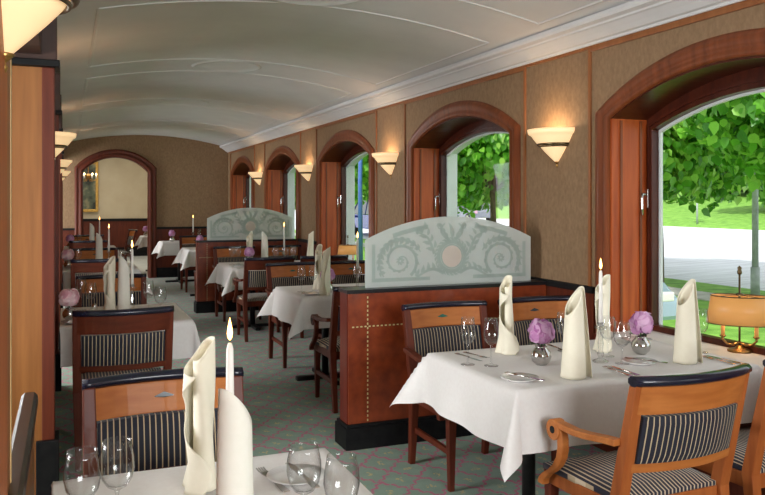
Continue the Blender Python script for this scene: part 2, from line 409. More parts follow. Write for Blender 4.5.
def window(i, wy):
    root = empty('window_%d' % i, (XR, wy, 0)); struct(root)
    # rounded casing around the opening, on the room face
    m = MB(); A = lambda s: arch(OH+s, OS+.35*s, OA+s, bottom=SILL-.03)
    pr = [(0,.0),(0,-.018),(.012,-.026),(.03,-.028),(.045,-.02),(.055,-.026),(.085,-.034),(.105,-.03),(.118,-.018),(.13,-.014),(.13,0)]
    lines = [[(p, y, z) for y, z in A(s)] for s, p in pr]
    m.strip([[ln[j] for ln in lines] for j in range(len(lines[0]))], closed_sec=False, smooth=True)
    m.build('casing', 'casing', root, fixn=False)
    # wooden lining of the reveal
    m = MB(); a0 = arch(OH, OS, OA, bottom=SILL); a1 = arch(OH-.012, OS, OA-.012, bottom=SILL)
    m.strip([[(.0, *p), (.275, *p), (.275, *q), (.0, *q)] for p, q in zip(a0[1:-1], a1[1:-1])]); m.build('soffit', 'darkframe', root)  # soffit takes the dark frame wood, its deep shade put into the colour
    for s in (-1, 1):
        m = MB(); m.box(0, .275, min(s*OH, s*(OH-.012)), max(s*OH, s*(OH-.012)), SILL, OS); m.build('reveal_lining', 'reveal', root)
    for s in (-1, 1):   # raised fillet on the jamb lining
        m = MB(); y = s*(OH-.012); m.box(.06, .075, min(y, y-s*.01), max(y, y-s*.01), SILL, OS-.01); m.box(.21, .225, min(y, y-s*.01), max(y, y-s*.01), SILL, OS-.01)
        m.build('fillet', 'casing', root)
    # dark wooden sash frame
    m = MB(); o0 = arch(OH, OS, OA, bottom=SILL); i0 = arch(.835, 1.985, 2.14, bottom=SILL)
    m.strip([[(.27, *p), (.27, *q), (.325, *q), (.325, *p)] for p, q in zip(o0, i0)])
    m.box(.27, .325, -.86, .86, SILL, SILL+.035)
    mid = arch(.862, 2.018, 2.20, bottom=SILL); mid2 = arch(.85, 2.004, 2.172, bottom=SILL)
    m.strip([[(.26, *p), (.26, *q), (.275, *q), (.275, *p)] for p, q in zip(mid, mid2)])
    m.build('sash_frame', 'darkframe', root)
    m = MB(); o0 = arch(.846, 2.0, 2.152, bottom=SILL+.0); i0 = arch(.82, 1.97, 2.125, bottom=SILL)
    m.strip([[(.326, *p), (.326, *q), (.345, *q), (.345, *p)] for p, q in zip(o0, i0)])
    m.build('weather_strip', 'white_paint', root)
    pane = MB(); g = arch(.835, 1.985, 2.14, bottom=SILL+.03); pane.prism([(y, z) for y, z in g], 'x', .30, .304); pane.build('pane', 'pane', root)
    m = MB(); m.box(-.03, TH-.0, -OH, OH, SILL-.03, SILL); m.build('sill', 'sill', root, bevel=.004)
    # tilt-and-turn handle on the far stile
    m = MB(); m.box(.257, .271, .856, .878, 1.50, 1.62); hd = m.build('handle_plate', 'silver', root, bevel=.004)
    m = MB(); m.cyl((.26,.867,1.585), (.225,.867,1.585), .008); m.tube([(.225,.867,1.59),(.222,.867,1.56),(.22,.862,1.50),(.218,.857,1.455)], [.009,.009,.008,.007]); m.build('handle', 'silver', root)
for i, wy in enumerate(WY[1:]): window(i+1, wy)
window(6, WY[0])
# thin wooden panel mouldings on the papered wall
k = 30
for wy in WY[1:]:
    m = MB(); h = 1.085; zt = 2.505; w = .012; p = XR-.014
    for s in (-1, 1): m.box(p, XR+.001, wy+s*h-w, wy+s*h+w, 1.0, zt)
    m.box(p, XR+.001, wy-h-w, wy+h+w, zt-w, zt+w)
    struct(m.build('trim_%d' % k, 'trim', bevel=.004)); k += 1
m = MB(); m.box(XR-.012, XR+.001, -4.3, YB, 2.512, 2.53); struct(m.build('trim_36', 'trim'))
# dark wainscot with a black rail, along the window piers and the end wall
m = MB(); e = [-4.2]
for wy in WY: e += [wy-1.03, wy+1.03]
e += [YB]
for i in range(0, len(e), 2): m.box(XR-.02, XR+.001, e[i], e[i+1], 0, .96)
for wy in WY: m.box(XR-.02, XR+.001, wy-1.04, wy+1.04, 0, SILL-.03)
struct(m.build('trim_37', 'mahogany'), 'dark red wood wainscot')
m = MB()
for i in range(0, len(e), 2): m.box(XR-.035, XR+.001, e[i], e[i+1], .96, 1.0)
struct(m.build('trim_38', 'blackmatt'))

# end wall with an arched doorway into the next room
DX, DH, DS, DA = .91, .62, 2.1, 2.4
m = MB(); y0, y1 = YB, YB+.22
m.box(-3.2, DX-DH, y0, y1, -.1, 3.1); m.box(DX+DH, XR+.4, y0, y1, -.1, 3.1)
m.strip([[(DX+x, y0, z), (DX+x, y1, z), (DX+x, y1, 3.1), (DX+x, y0, 3.1)] for x, z in arch(DH, DS, DA)])
struct(m.build('wall_back', 'wallpaper'), 'tan papered end wall with arched doorway')
root = struct(empty('door_1', (DX, YB, 0)), 'arched dark wood doorway')
m = MB(); pr = [(0,0),(0,-.03),(.02,-.045),(.05,-.045),(.06,-.03),(.09,-.035),(.115,-.05),(.14,-.03),(.14,0)]
lines = [[(x, p, z) for x, z in arch(DH+s, DS+.6*s, DA+s, bottom=0)] for s, p in pr]
m.strip([[ln[j] for ln in lines] for j in range(len(lines[0]))], closed_sec=False, smooth=True); m.build('casing', 'mahogany', root, fixn=False)
m = MB(); a0 = arch(DH, DS, DA, bottom=0); a1 = arch(DH-.015, DS, DA-.015, bottom=0)
m.strip([[(p[0], 0, p[1]), (p[0], .22, p[1]), (q[0], .22, q[1]), (q[0], 0, q[1])] for p, q in zip(a0, a1)]); m.build('lining', 'mahogany', root)
m = MB(); m.box(DX+DH+.14, XR-.02, YB-.02, YB+.001, 0, .97); m.box(-.3, DX-DH-.14, YB-.02, YB+.001, 0, .97); struct(m.build('trim_39', 'mahogany'))
m = MB(); m.box(DX+DH+.14, XR-.03, YB-.035, YB+.001, .97, 1.01); m.box(-.3, DX-DH-.14, YB-.035, YB+.001, .97, 1.01); struct(m.build('trim_40', 'blackmatt'))
m = MB(); m.box(DX+DH+.14, XR-.03, YB-.035, YB+.001, 0, .2); struct(m.build('baseboard_back', 'blackmatt'))
# room beyond
m = MB(); m.box(-3.5, 3.4, YB+.22, 23.2, -.12, 0.0); struct(m.build('floor_beyond', 'palefloor'))
m = MB(); m.box(-3.5, 3.44, 22.6, 22.8, 0, 3.3); m.box(-3.7, -3.5, YB, 22.8, 0, 3.3); m.box(3.4, 3.44, YB, 22.8, 0, 3.3)
struct(m.build('wall_beyond', 'plaster'))
m = MB(); m.box(-3.5, 3.44, YB, 22.8, 3.3, 3.4); struct(m.build('ceiling_beyond', 'ceiling'))
m = MB(); m.box(-3.5, 3.4, 22.56, 22.6, .25, .97)
for i in range(8): m.box(-3.3+i*.85, -3.3+i*.85+.68, 22.548, 22.561, .38, .84)
struct(m.build('trim_41', 'mahogany'))
m = MB(); m.box(-3.5, 3.4, 22.54, 22.6, .97, 1.04); m.box(-3.5, 3.4, 22.54, 22.6, 0, .25); struct(m.build('trim_42', 'blackmatt'))

# left side: square pilasters along the aisle, header beam, wall of the neighbouring bay
def pilaster(k, y0, y1, stiles=True):
    root = struct(empty('wall_left' if k == 0 else 'wall_left.%03d' % k, (0, y0, 0))); d = y1-y0
    m = MB(); m.box(-.30, XL, 0, d, 0, 2.62); m.build('panel', 'pilaster', root)
    m = MB(); m.box(-.305, -.285, -.014, 0, 0, 2.24); m.build('edge_bead', 'stile', root, bevel=.004)
    if stiles:
        for a in (-.012, d-.15):
            m = MB(); m.box(XL-.002, -.055, a, a+.162, .30, 2.24); m.build('stile', 'mahogany', root, bevel=.006)
            m = MB(); m.box(XL-.03, -.035, a-.02, a+.18, 0, .30); m.build('plinth', 'blackmatt', root, bevel=.005)
            m = MB(); m.box(-.31, -.045, a-.03, a+.19, 2.275, 2.62); m.build('fascia', 'cord', root, bevel=.005)
            m = MB(); m.box(-.32, -.03, a-.045, a+.205, 2.24, 2.275); m.build('capital', 'blackmatt', root, bevel=.006)
    else:
        m = MB(); m.box(XL-.014, XL+.002, d-.02, d+.004, 0, 2.62); m.build('edge_bead', 'stile', root, bevel=.004)
    m = MB(); m.box(XL-.001, XL+.006, .2, d-.2, .42, 2.2); m.build('face_panel', 'cherry', root, bevel=.003)
for k, (a, b) in enumerate([(.2,1.93),(4.42,7.0),(8.6,10.9),(12.6,14.8)]): pilaster(k, a, b, k > 0)
m = MB(); m.box(-.32, XL-.002, 1.9, YB, 2.3, 2.64); m.box(-.32, XL-.002, -4.3, .2, 2.3, 2.64); struct(m.build('trim_43', 'cord'))
m = MB(); m.box(-3.4, -3.2, -4.3, YB, -.1, 3.1); struct(m.build('wall_far_left', 'wallpaper'))
m = MB(); m.box(-3.4, 3.5, -4.5, -4.3, -.1, 3.1); struct(m.build('wall_front', 'wallpaper'))
# low panelled parapet with a black rail beside the foreground table
root = struct(empty('wall_parapet', (-.155, 1.0, 0)))
MB().box(.01, .06, .95, 1.76, 0, .875).build('panel', 'pilaster', root)
m = MB(); m.strip([[(.02+.048*x, y, z) for x, z in ((0,.875),(1,.875),(1.05,.89),(1,.912),(.8,.922),(.2,.922),(0,.912),(-.05,.89))] for y in (-.01, 1.79)]); m.build('rail', 'black', root)

# ------------------------------------------------------------------ chairs
def chair(arms, rear):
    root = empty('armchair' if arms else 'side_chair')
    W = .275
    def by(z): return -.225-.11*max(0, (z-.44))/.48 if z > .44 else -.225-.05*(.44-z)/.44      # back rake
    def bow(x): return -.055*(1-(x/W)**2)
    post = 'cherry' if rear == 'cherry' else 'mahogany'
    for s in (-1, 1):
        m = MB(); secs = []
        for z, hw, hd in ((0,.017,.019),(.2,.02,.023),(.44,.024,.027),(.6,.024,.024),(.9,.021,.018)):
            x = s*(.245+.012*min(1, z/.9)); y = by(z)
            secs.append([(x-hw,y-hd,z),(x+hw,y-hd,z),(x+hw,y+hd,z),(x-hw,y+hd,z)])
        m.strip(secs); m.build('back_post', post, root, bevel=.005)
        m = MB(); x = s*.232; y = .205
        m.strip([[(x-h,y-h,z),(x+h,y-h,z),(x+h,y+h,z),(x-h,y+h,z)] for z, h in ((0,.015),(.25,.02),(.44,.024))]); m.build('leg', post if rear != 'cherry' else 'mahogany', root, bevel=.004)
        m = MB(); m.box(s*.236-.011, s*.236+.011, -.23, .205, .19, .222); m.build('stretcher', 'mahogany', root, bevel=.004)
    m = MB()
    for s in (-1, 1): m.box(s*.24-.016, s*.24+.016, -.22, .21, .375, .435)
    m.box(-.23, .23, .19, .222, .375, .435); m.box(-.23, .23, -.235, -.205, .375, .435)
    m.build('seat_rail', post, root, bevel=.004)
    m = MB(); nx, ny = 10, 8; top, bot = [], []
    for j in range(ny+1):
        for i in range(nx+1):
            u, v = i/nx*2-1, j/ny*2-1
            x, y = u*(.245+.01*(v+1)), -.005+v*.225
            top.append((x, y, .452+.034*(1-u**4)*(1-v**4))); 
    fs = [(j*(nx+1)+i, j*(nx+1)+i+1, (j+1)*(nx+1)+i+1, (j+1)*(nx+1)+i) for j in range(ny) for i in range(nx)]
    m.add(top, fs, True)
    ring = [i for i in range(nx+1)]+[(j)*(nx+1)+nx for j in range(1, ny+1)]+[ny*(nx+1)+i for i in range(nx-1, -1, -1)]+[j*(nx+1) for j in range(ny-1, 0, -1)]
    low = [(top[i][0], top[i][1], .43) for i in ring]; n = len(ring)
    m.add([top[i] for i in ring]+low, [(i, (i+1)%n, n+(i+1)%n, n+i) for i in range(n)], True); m.add(low, [tuple(range(n))])
    m.build('seat', 'stripe_seat', root)
    def curved(z0, z1, t0, t1, name, mat, x=W-.02, n=12, bev=.003, parent=root, x0=None, pad=0):
        m = MB(); secs = []
        xa = -x if x0 is None else x0
        for i in range(n+1):
            xx = xa+(x-xa)*i/n; e = pad*(1-(2*i/n-1)**6)
            b = bow(xx)
            kk = [0, 1] if not pad else [i_/6 for i_ in range(7)]
            secs.append([(xx, by(z0+(z1-z0)*q)+b-t0-e*(1-(2*q-1)**4), z0+(z1-z0)*q) for q in kk]+[(xx, by(z0+(z1-z0)*q)+b+t1+e*(1-(2*q-1)**4), z0+(z1-z0)*q) for q in reversed(kk)])
        m.strip(secs, smooth=False); return m.build(name, mat, parent, bevel=bev)
    tr = curved(.785, .892, .0, .013, 'top_rail', 'cherry_x')
    curved(.785, .892, .013, .0005, 'rail_back', 'cherry_x' if rear == 'cherry' else 'mahogany_x')
    # dark lozenge in the middle of the rail, on the sitter's side
    m = MB(); zc_, b = .838, bow(0)
    y = by(zc_)+b+.0135
    m.add([(-.042, y+.0005, zc_), (0, y-.004+.004, zc_-.017), (.042, y+.0005, zc_), (0, y-.0035+.0005, zc_+.017)], [(0,1,2,3)])
    m.add([(-.042, y-.006, zc_), (0, y-.004-.003, zc_-.017), (.042, y-.006, zc_), (0, y-.012, zc_+.017)], [(3,2,1,0)])
    m.build('inlay', 'inlay' if rear != 'green' else 'inlay_g', tr)
    m = MB(); secs = []
    for i in range(17):
        xx = -W-.004+2*(W+.004)*i/16; y = by(.905)+bow(xx); sec = []
        for q in range(8):
            a = 2*PI*q/8+PI/8; sec.append((xx, y+.026*cos(a), .908+.0195*sin(a)))
        secs.append(sec)
    m.strip(secs, smooth=True); m.build('top_cap', 'navy', root)
    curved(.598, .778, .014, .016, 'backrest', 'stripe', x=W-.045, pad=.010)
    curved(.562, .597, .012, .012, 'lower_rail', 'cherry_x' if rear == 'cherry' else 'mahogany_x')
    if arms:
        for s in (-1, 1):
            m = MB(); x0 = s*.285; hw = .021
            top = [(-.262,.675),(-.19,.668),(-.1,.655),(-.02,.648),(.05,.651),(.085,.652)]
            secs = [[(x0-hw, y, z-.013), (x0+hw, y, z-.013), (x0+hw, y, z+.013), (x0-hw, y, z+.013)] for y, z in top]
            m.strip(secs)
            aw = 'cherry_x' if rear == 'cherry' else 'mahogany_x'
            a = m.build('armrest', aw, root, bevel=.005)
            m = MB(); m.cyl((x0-hw-.002, .098, .628), (x0+hw+.002, .098, .628), .042, n=22); m.build('scroll', aw, a, bevel=.003)
            m = MB(); m.cyl((x0-hw-.004, .098, .628), (x0+hw+.004, .098, .628), .015, n=14); m.build('scroll_eye', 'blackmatt', a)
            sp = [(.07,.635),(.06,.60),(.058,.56),(.068,.52),(.09,.485),(.122,.455),(.16,.43),(.185,.405),(.19,.38)]
            m = MB(); xi = s*.27
            m.strip([[(x0-hw*.8, y-.018, z), (x0+hw*.8, y-.018, z), (x0+hw*.8, y+.018, z), (x0-hw*.8, y+.018, z)] for y, z in sp]); m.build('arm_support', aw, a, bevel=.005)
    return root
kind('armchair', 'chair')(lambda: chair(True, 'cherry'))  # cherry throughout: light falling on the near chairs is put into their colour
kind('side_chair_lit', 'chair')(lambda: chair(False, 'cherry'))
kind('armchair_dark', 'chair')(lambda: chair(True, 'mahogany'))
kind('side_chair', 'chair')(lambda: chair(False, 'mahogany'))
kind('armchair_green', 'chair')(lambda: chair(True, 'green'))

# ------------------------------------------------------------------ tables and cloths
TZ = .765
def table(x0, x1, y0, y1, label, seed, clabel, over=.26, left=None, right=None, pleat=.46):
    cx, cy = (x0+x1)/2, (y0+y1)/2
    t = empty('dining_table', (cx, cy, 0)); tag(t, label, 'table')
    hx, hy = (x1-x0)/2, (y1-y0)/2
    MB().box(-hx+.012, hx-.012, -hy+.012, hy-.012, .73, .757).build('tabletop', 'mahogany_x', t, bevel=.004)
    for s in ((-1, 1) if hx > .5 else (0,)):
        px = s*(hx-.33)
        m = MB(); m.cyl((px,0,.03), (px,0,.73), .032, n=14); m.build('pedestal', 'iron', t)
        m = MB(); m.box(px-.03, px+.03, -.3, .3, 0, .035); m.box(px-.26, px+.26, -.03, .03, 0, .035); m.build('foot', 'iron', t, bevel=.006)
    rnd = random.Random(seed); m = MB()
    n = 44; us, vs_ = [], []
    def axis(h, lo=over, hi=over):
        return [-h-lo*(1-i/10) for i in range(10)]+[-h+2*h*i/26 for i in range(27)]+[h+hi*(i+1)/10 for i in range(10)]
    ax, ay = axis(hx, over if left is None else left, over if right is None else right), axis(hy); ph = [rnd.uniform(0, 6.28) for _ in range(6)]
    rows = []
    for v in ay:
        for u in ax:
            ox, oy = max(0, abs(u)-hx), max(0, abs(v)-hy); sx, sy = (1 if u > 0 else -1), (1 if v > 0 else -1)
            bx, by_ = max(-hx, min(hx, u)), max(-hy, min(hy, v))
            if ox == 0 and oy == 0:
                rows.append((u, v, TZ-.002+.0012*sin(u*9+ph[0])*sin(v*8+ph[1]))); continue
            rho = math.hypot(ox, oy); fold = 0
            if ox > 0 and oy > 0:
                phi = math.atan2(oy, ox); w = sin(2*phi)
                fl = .10+pleat*w**2
                dx, dy = cos(phi), sin(phi)
            else:
                fl = .10+.05*sin((u if oy > 0 else v)*17+ph[2])*min(1, rho/.15)+.04*sin((u if oy > 0 else v)*7+ph[3])
                dx, dy = (1, 0) if ox > 0 else (0, 1)
            out_ = .010*(1-math.exp(-rho/.012))+fl*rho
            drop = max(0, rho*math.sqrt(max(.2, 1-fl*fl*.9))-.006)
            rows.append((bx+sx*dx*out_, by_+sy*dy*out_, TZ-drop))
    nx = len(ax)
    m.add(rows, [(j*nx+i, j*nx+i+1, (j+1)*nx+i+1, (j+1)*nx+i) for j in range(len(ay)-1) for i in range(nx-1)], True)
    c = m.build('tablecloth', 'cloth', fixn=False); c.location = (cx, cy, 0); tag(c, clabel, 'tablecloth', 'white tablecloths')
    return t

# ------------------------------------------------------------------ tableware
@kind('wine_glass', 'glass')
def _():
    r = empty('wine_glass')
    MB().lathe([(.0335,0),(.034,.002),(.02,.005),(.006,.009),(.0045,.014)], 20).lathe([(.0001,.0005),(.0335,0)], 20).build('foot', 'crystal', r)
    MB().lathe([(.0045,.014),(.0036,.05),(.004,.085),(.007,.098)], 10).build('stem', 'crystal', r)
    MB().lathe([(.007,.098),(.02,.106),(.031,.123),(.0365,.148),(.0355,.175),(.032,.205),(.0305,.225),(.0296,.225),(.031,.204),(.0345,.175),(.0355,.148),(.03,.125),(.019,.109),(.0005,.103)], 24).build('bowl', 'crystal', r)
    return r
@kind('small_glass', 'glass')
def _():
    r = empty('wine_glass')
    MB().lathe([(.033,0),(.0335,.002),(.02,.005),(.006,.009),(.0045,.014)], 20).lathe([(.0001,.0005),(.033,0)], 20).build('foot', 'crystal', r)
    MB().lathe([(.0045,.014),(.0036,.04),(.004,.07),(.007,.08)], 10).build('stem', 'crystal', r)
    MB().lathe([(.007,.08),(.024,.09),(.037,.11),(.042,.135),(.041,.16),(.036,.185),(.034,.2),(.033,.2),(.035,.185),(.04,.16),(.041,.135),(.036,.112),(.023,.093),(.0005,.086)], 24).build('bowl', 'crystal', r)
    return r
@kind('cut_glass', 'shaker')
def _():
    r = empty('salt_shaker')
    MB().lathe([(.0001,0),(.022,0),(.024,.01),(.018,.03),(.021,.045),(.016,.058)], 9, smooth=False).build('body', 'cutglass', r)
    MB().lathe([(.017,.056),(.0175,.066),(.011,.074),(.0001,.076)], 14).build('lid', 'silver', r)
    return r
def napkin_roll(hmax, r0, turns, seed, lean=0):
    rnd = random.Random(seed); m = MB(); nt, nz = 54, 16; p0 = rnd.uniform(0, 6.28)
    vs = []
    for j in range(nz+1):
        for i in range(nt+1):
            t = i/nt; a = t*2*PI*turns; ht = hmax*(1-.22*(.5-.5*cos(a-.3))-.05*t)
            z = ht*j/nz; k = z/hmax
            r = r0*(1.0-.24*t)*(1.08-.22*k)*(1+.05*sin(2*a+p0))
            vs.append((r*cos(a)+lean*k, r*sin(a), z))
    m.add(vs, [(j*(nt+1)+i, j*(nt+1)+i+1, (j+1)*(nt+1)+i+1, (j+1)*(nt+1)+i) for j in range(nz) for i in range(nt)], True)
    return m
def napkin_sail(hmax, w1, w2, ang, twist, seed):
    """A sheet stood on its edge: two wings from a tall fold, the free edges sloping down and curling."""
    m = MB(); nt, nz = 36, 18; vs = []
    for j in range(nz+1):
        for i in range(nt+1):
            t = i/nt*2-1; side = w1 if t < 0 else w2; q = abs(t)
            ht = hmax*(1-(.10 if t < 0 else .42)*q**1.2); z = ht*j/nz; k = z/hmax
            a = (ang/2)*(-1 if t < 0 else 1)+twist*k*(1 if t < 0 else 1)
            wid = side*(1.12-.45*k); s = q*wid
            curl = .34*s*sin(q*PI*.85)*(1 if t < 0 else -1)+.018*sin(7*k+2*t)*q
            x = s*cos(a)-curl*sin(a); y = s*sin(a)+curl*cos(a)
            vs.append((x, y, z))
    m.add(vs, [(j*(nt+1)+i, j*(nt+1)+i+1, (j+1)*(nt+1)+i+1, (j+1)*(nt+1)+i) for j in range(nz) for i in range(nt)], True)
    return m
def napkin_twist(hmax, w, tw, seed):
    """A pleated sheet turned around its own axis, ruffled at the foot and pointed at the top."""
    m = MB(); nt, nz = 40, 26; vs = []
    for j in range(nz+1):
        for i in range(nt+1):
            t = i/nt*2-1; ht = hmax*(1-.20*(t*.5+.5)**1.5-.10*(t < -.6)*(abs(t)-.6)); z = ht*j/nz; k = z/hmax
            a = tw*k; wid = w*(1.25-.7*k+.35*max(0, .22-k)); x = t*wid
            y = wid*(.55*sin(t*PI*1.1)+.28*cos(t*PI*2.2)*(1-.4*k))
            vs.append((x*cos(a)-y*sin(a), x*sin(a)+y*cos(a), z))
    m.add(vs, [(j*(nt+1)+i, j*(nt+1)+i+1, (j+1)*(nt+1)+i+1, (j+1)*(nt+1)+i) for j in range(nz) for i in range(nt)], True)
    return m
kind('napkin_roll', 'napkin')(lambda: napkin_roll(.40, .042, 1.45, 1).build('napkin', 'napkin_w', fixn=False, solid=.0022))
kind('napkin_sail', 'napkin')(lambda: napkin_sail(.40, .085, .095, rad(75), .25, 2).build('napkin', 'napkin', fixn=False, solid=.0022))
def napkin_cone(hmax, seed):
    m = MB(); nt, nz = 54, 18; vs = []
    for j in range(nz+1):
        for i in range(nt+1):
            t = i/nt; a = t*2*PI*1.4; ht = hmax*(1-.30*(.5-.5*cos(a-.5))-.03*t); z = ht*j/nz; k = z/hmax
            r = (.053-.016*t)*(1.10-.42*k)*(1+.06*sin(3*a+2*k))+.012*max(0, .12-t)*8*(1-k)
            vs.append((r*cos(a)*1.1, r*sin(a)*.85, z))
    m.add(vs, [(j*(nt+1)+i, j*(nt+1)+i+1, (j+1)*(nt+1)+i+1, (j+1)*(nt+1)+i) for j in range(nz) for i in range(nt)], True)
    return m
def napkin_wave(hmax, seed):
    """A loose roll whose free edge snakes down the front, ruffled at the foot."""
    m = MB(); nt, nz = 60, 30; vs = []
    for j in range(nz+1):
        for i in range(nt+1):
            t = i/nt; k0 = j/nz
            a = -1.2+t*(2*PI*1.08+1.0*sin(2*PI*k0*.95+.6)); ht = hmax*(1-.16*(.5-.5*cos(a-2.2))-.10*t**2); z = ht*k0; k = z/hmax
            r = (.030+.024*t**1.5)*(1.12-.3*k)+.008*sin(2.2*a+4*k)*(.4+t)+.02*max(0, .18-k)*5*t*(.5+.5*sin(5*a))
            vs.append((r*cos(a), r*sin(a)*.9, z))
    m.add(vs, [(j*(nt+1)+i, j*(nt+1)+i+1, (j+1)*(nt+1)+i+1, (j+1)*(nt+1)+i) for j in range(nz) for i in range(nt)], True)
    return m
kind('napkin_wave', 'napkin')(lambda: napkin_wave(.405, 6).build('napkin', 'napkin', fixn=False, solid=.0022))
kind('napkin_cone', 'napkin')(lambda: napkin_cone(.405, 4).build('napkin', 'napkin', fixn=False, solid=.0022))
kind('napkin_twist', 'napkin')(lambda: napkin_twist(.40, .05, 1.7, 3).build('napkin', 'napkin', fixn=False, solid=.0022))
@kind('candlestick', 'candlestick')
def _():
    r = empty('candlestick')
    MB().lathe([(.0001,0),(.038,0),(.04,.006),(.02,.014),(.011,.022)], 12, smooth=False).build('foot', 'cutglass', r)
    MB().lathe([(.011,.022),(.017,.04),(.010,.056),(.014,.09),(.0095,.12),(.015,.142),(.0095,.156)], 10, smooth=False).build('stem', 'cutglass', r)
    MB().lathe([(.0095,.156),(.03,.166),(.031,.171),(.016,.172),(.0165,.192),(.0125,.193),(.012,.175),(.0001,.174)], 12).build('socket', 'cutglass', r)
    return r
@kind('taper_candle', 'candle')
def _():
    r = empty('candle')
    MB().lathe([(.0001,0),(.0115,0),(.0105,.12),(.0085,.255),(.005,.268),(.0001,.270)], 14).build('taper', 'wax', r)
    MB().cyl((0,0,.268), (.001,0,.282), .0012, n=6).build('wick', 'blackmatt', r)
    MB().lathe([(.0001,.274),(.005,.281),(.0068,.291),(.0055,.304),(.0025,.319),(.0001,.33)], 12).build('flame', 'flame', r)
    return r
@kind('bud_vase', 'vase')
def _():
    r = empty('vase')
    MB().lathe([(.0001,0),(.026,0),(.042,.016),(.049,.038),(.045,.06),(.031,.077),(.026,.083)], 24).build('bowl', 'silver', r)
    MB().lathe([(.026,.083),(.029,.088),(.025,.088),(.023,.078),(.02,.05)], 20).build('rim', 'silver', r)
    return r
def peony(mat, seed, R=.062):
    rnd = random.Random(seed); r = empty('peony'); m = MB()
    for i in range(120):
        z = 1-1.8*i/120; th = i*2.39996+rnd.uniform(-.2,.2); q = math.sqrt(max(0, 1-z*z))
        d = Vector((q*cos(th), q*sin(th), z)); u = d.orthogonal().normalized(); ang = rnd.uniform(0, 6.28)
        u = (Matrix.Rotation(ang, 3, d) @ u); w = d.cross(u); rr = R*rnd.uniform(.55, 1.0); sz = R*rnd.uniform(.34,.5)
        tilt = rnd.uniform(-.9, .9); vs = []
        for jy in range(4):
            for jx in range(4):
                a, b = (jx/1.5-1), (jy/1.5-1); bulge = .35*(a*a+b*b)
                p = d*(rr-sz*.35*bulge+tilt*b*sz*.5+.1*sz*sin(5*a+i))+u*(a*sz*(1-.25*b*b))+w*(b*sz*(1-.2*a*a)); vs.append(p+Vector((0,0,.154)))
        m.add(vs, [(y*4+x, y*4+x+1, (y+1)*4+x+1, (y+1)*4+x) for y in range(3) for x in range(3)], True)
    m.build('bloom', mat, r, fixn=False, merge=False)
    MB().tube([(0,0,.012),(.004,0,.05),(0,0,.115)], .0035).build('stem', 'stemgreen', r)
    m = MB()
    for a in (.4, 2.6, 4.4):
        vs = [(0,0,.092),(.035*cos(a-.35),.035*sin(a-.35),.106),(.066*cos(a),.066*sin(a),.1),(.035*cos(a+.35),.035*sin(a+.35),.106)]
        m.add(vs, [(0,1,2,3)], True)
    m.build('leaf', 'stemgreen', r, fixn=False)
    return r
kind('peony', 'flower')(lambda: peony('peony', 5))
kind('peony_pale', 'flower')(lambda: peony('peony_p', 9, .066))
@kind('side_plate', 'plate')
def _():
    return MB().lathe([(.0001,.002),(.045,.002),(.052,0),(.054,.004),(.083,.0135),(.084,.0155),(.053,.0065),(.0001,.006)], 36).build('side_plate', 'porcelain')
def cutlery(kind_):
    r = empty(kind_); m = MB()
    m.strip([[(-w, y, z), (w, y, z), (w, y, z+.003), (-w, y, z+.003)] for y, w, z in ((-.1,.0105,.0),(-.085,.0115,.0005),(-.04,.007,.001),(.0,.0048,.002),(.015,.0045,.003))])
    m.build('handle', 'silver', r, bevel=.0012)
    m = MB()
    if kind_ == 'knife':
        m.strip([[(-.007, y, .0), (w, y, .0012), (w, y, .0026), (-.007, y, .0026)] for y, w in ((.013,.005),(.05,.010),(.09,.0105),(.115,.004),(.122,-.005))]); m.build('blade', 'silver', r)
    else:
        m.strip([[(-w, y, z), (w, y, z), (w, y, z+.0022), (-w, y, z+.0022)] for y, w, z in ((.014,.0045,.003),(.035,.0075,.002),(.05,.0115,.003),(.06,.0122,.004))])
        m.build('neck', 'silver', r)
        m = MB()
        for k in range(4):
            x = -.0105+k*.007; m.strip([[(x-.0018, y, z), (x+.0018, y, z), (x+.0018, y, z+.002), (x-.0018, y, z+.002)] for y, z in ((.059,.004),(.08,.003),(.098,.006))])
        m.build('tines', 'silver', r)
    return r
kind('knife', 'cutlery')(lambda: cutlery('knife'))
kind('fork', 'cutlery')(lambda: cutlery('fork'))

@kind('sconce', 'wall lamp')
def _():
    # half bowl against the wall; local +X points into the room
    r = empty('wall_sconce')
    A0, A1 = -PI/2, PI/2
    m = MB(); m.lathe([(.112,.118),(.124,.128),(.14,.148),(.156,.170),(.164,.178),(.172,.181),(.178,.190),(.182,.212),(.176,.213),(.171,.192),(.158,.184),(.148,.174),(.134,.154),(.11,.126)], 28, a0=A0, a1=A1); m.build('rim_bowl', 'alabaster', r)
    m = MB(); m.lathe([(.0001,.008),(.016,.016),(.045,.045),(.075,.076),(.098,.102),(.108,.118)], 28, a0=A0, a1=A1); m.build('lower_bowl', 'alabaster', r)
    m = MB(); m.tube([(.117*cos(a), .117*sin(a), .120) for a in [A0+PI*i/28 for i in range(29)]], .0088, 8)
    m.tube([(.108*cos(a), .108*sin(a), .107) for a in [A0+PI*i/28 for i in range(29)]], .0045, 8); m.build('ring', 'pewter', r)
    m = MB(); m.lathe([(.0001,-.022),(.005,-.018),(.009,-.009),(.004,-.002),(.012,.005),(.02,.014),(.0001,.02)], 12); m.build('finial', 'brass', r)
    MB().box(-.004, .006, -.045, .045, .06, .2).build('backplate', 'brass', r, bevel=.002)
    return r
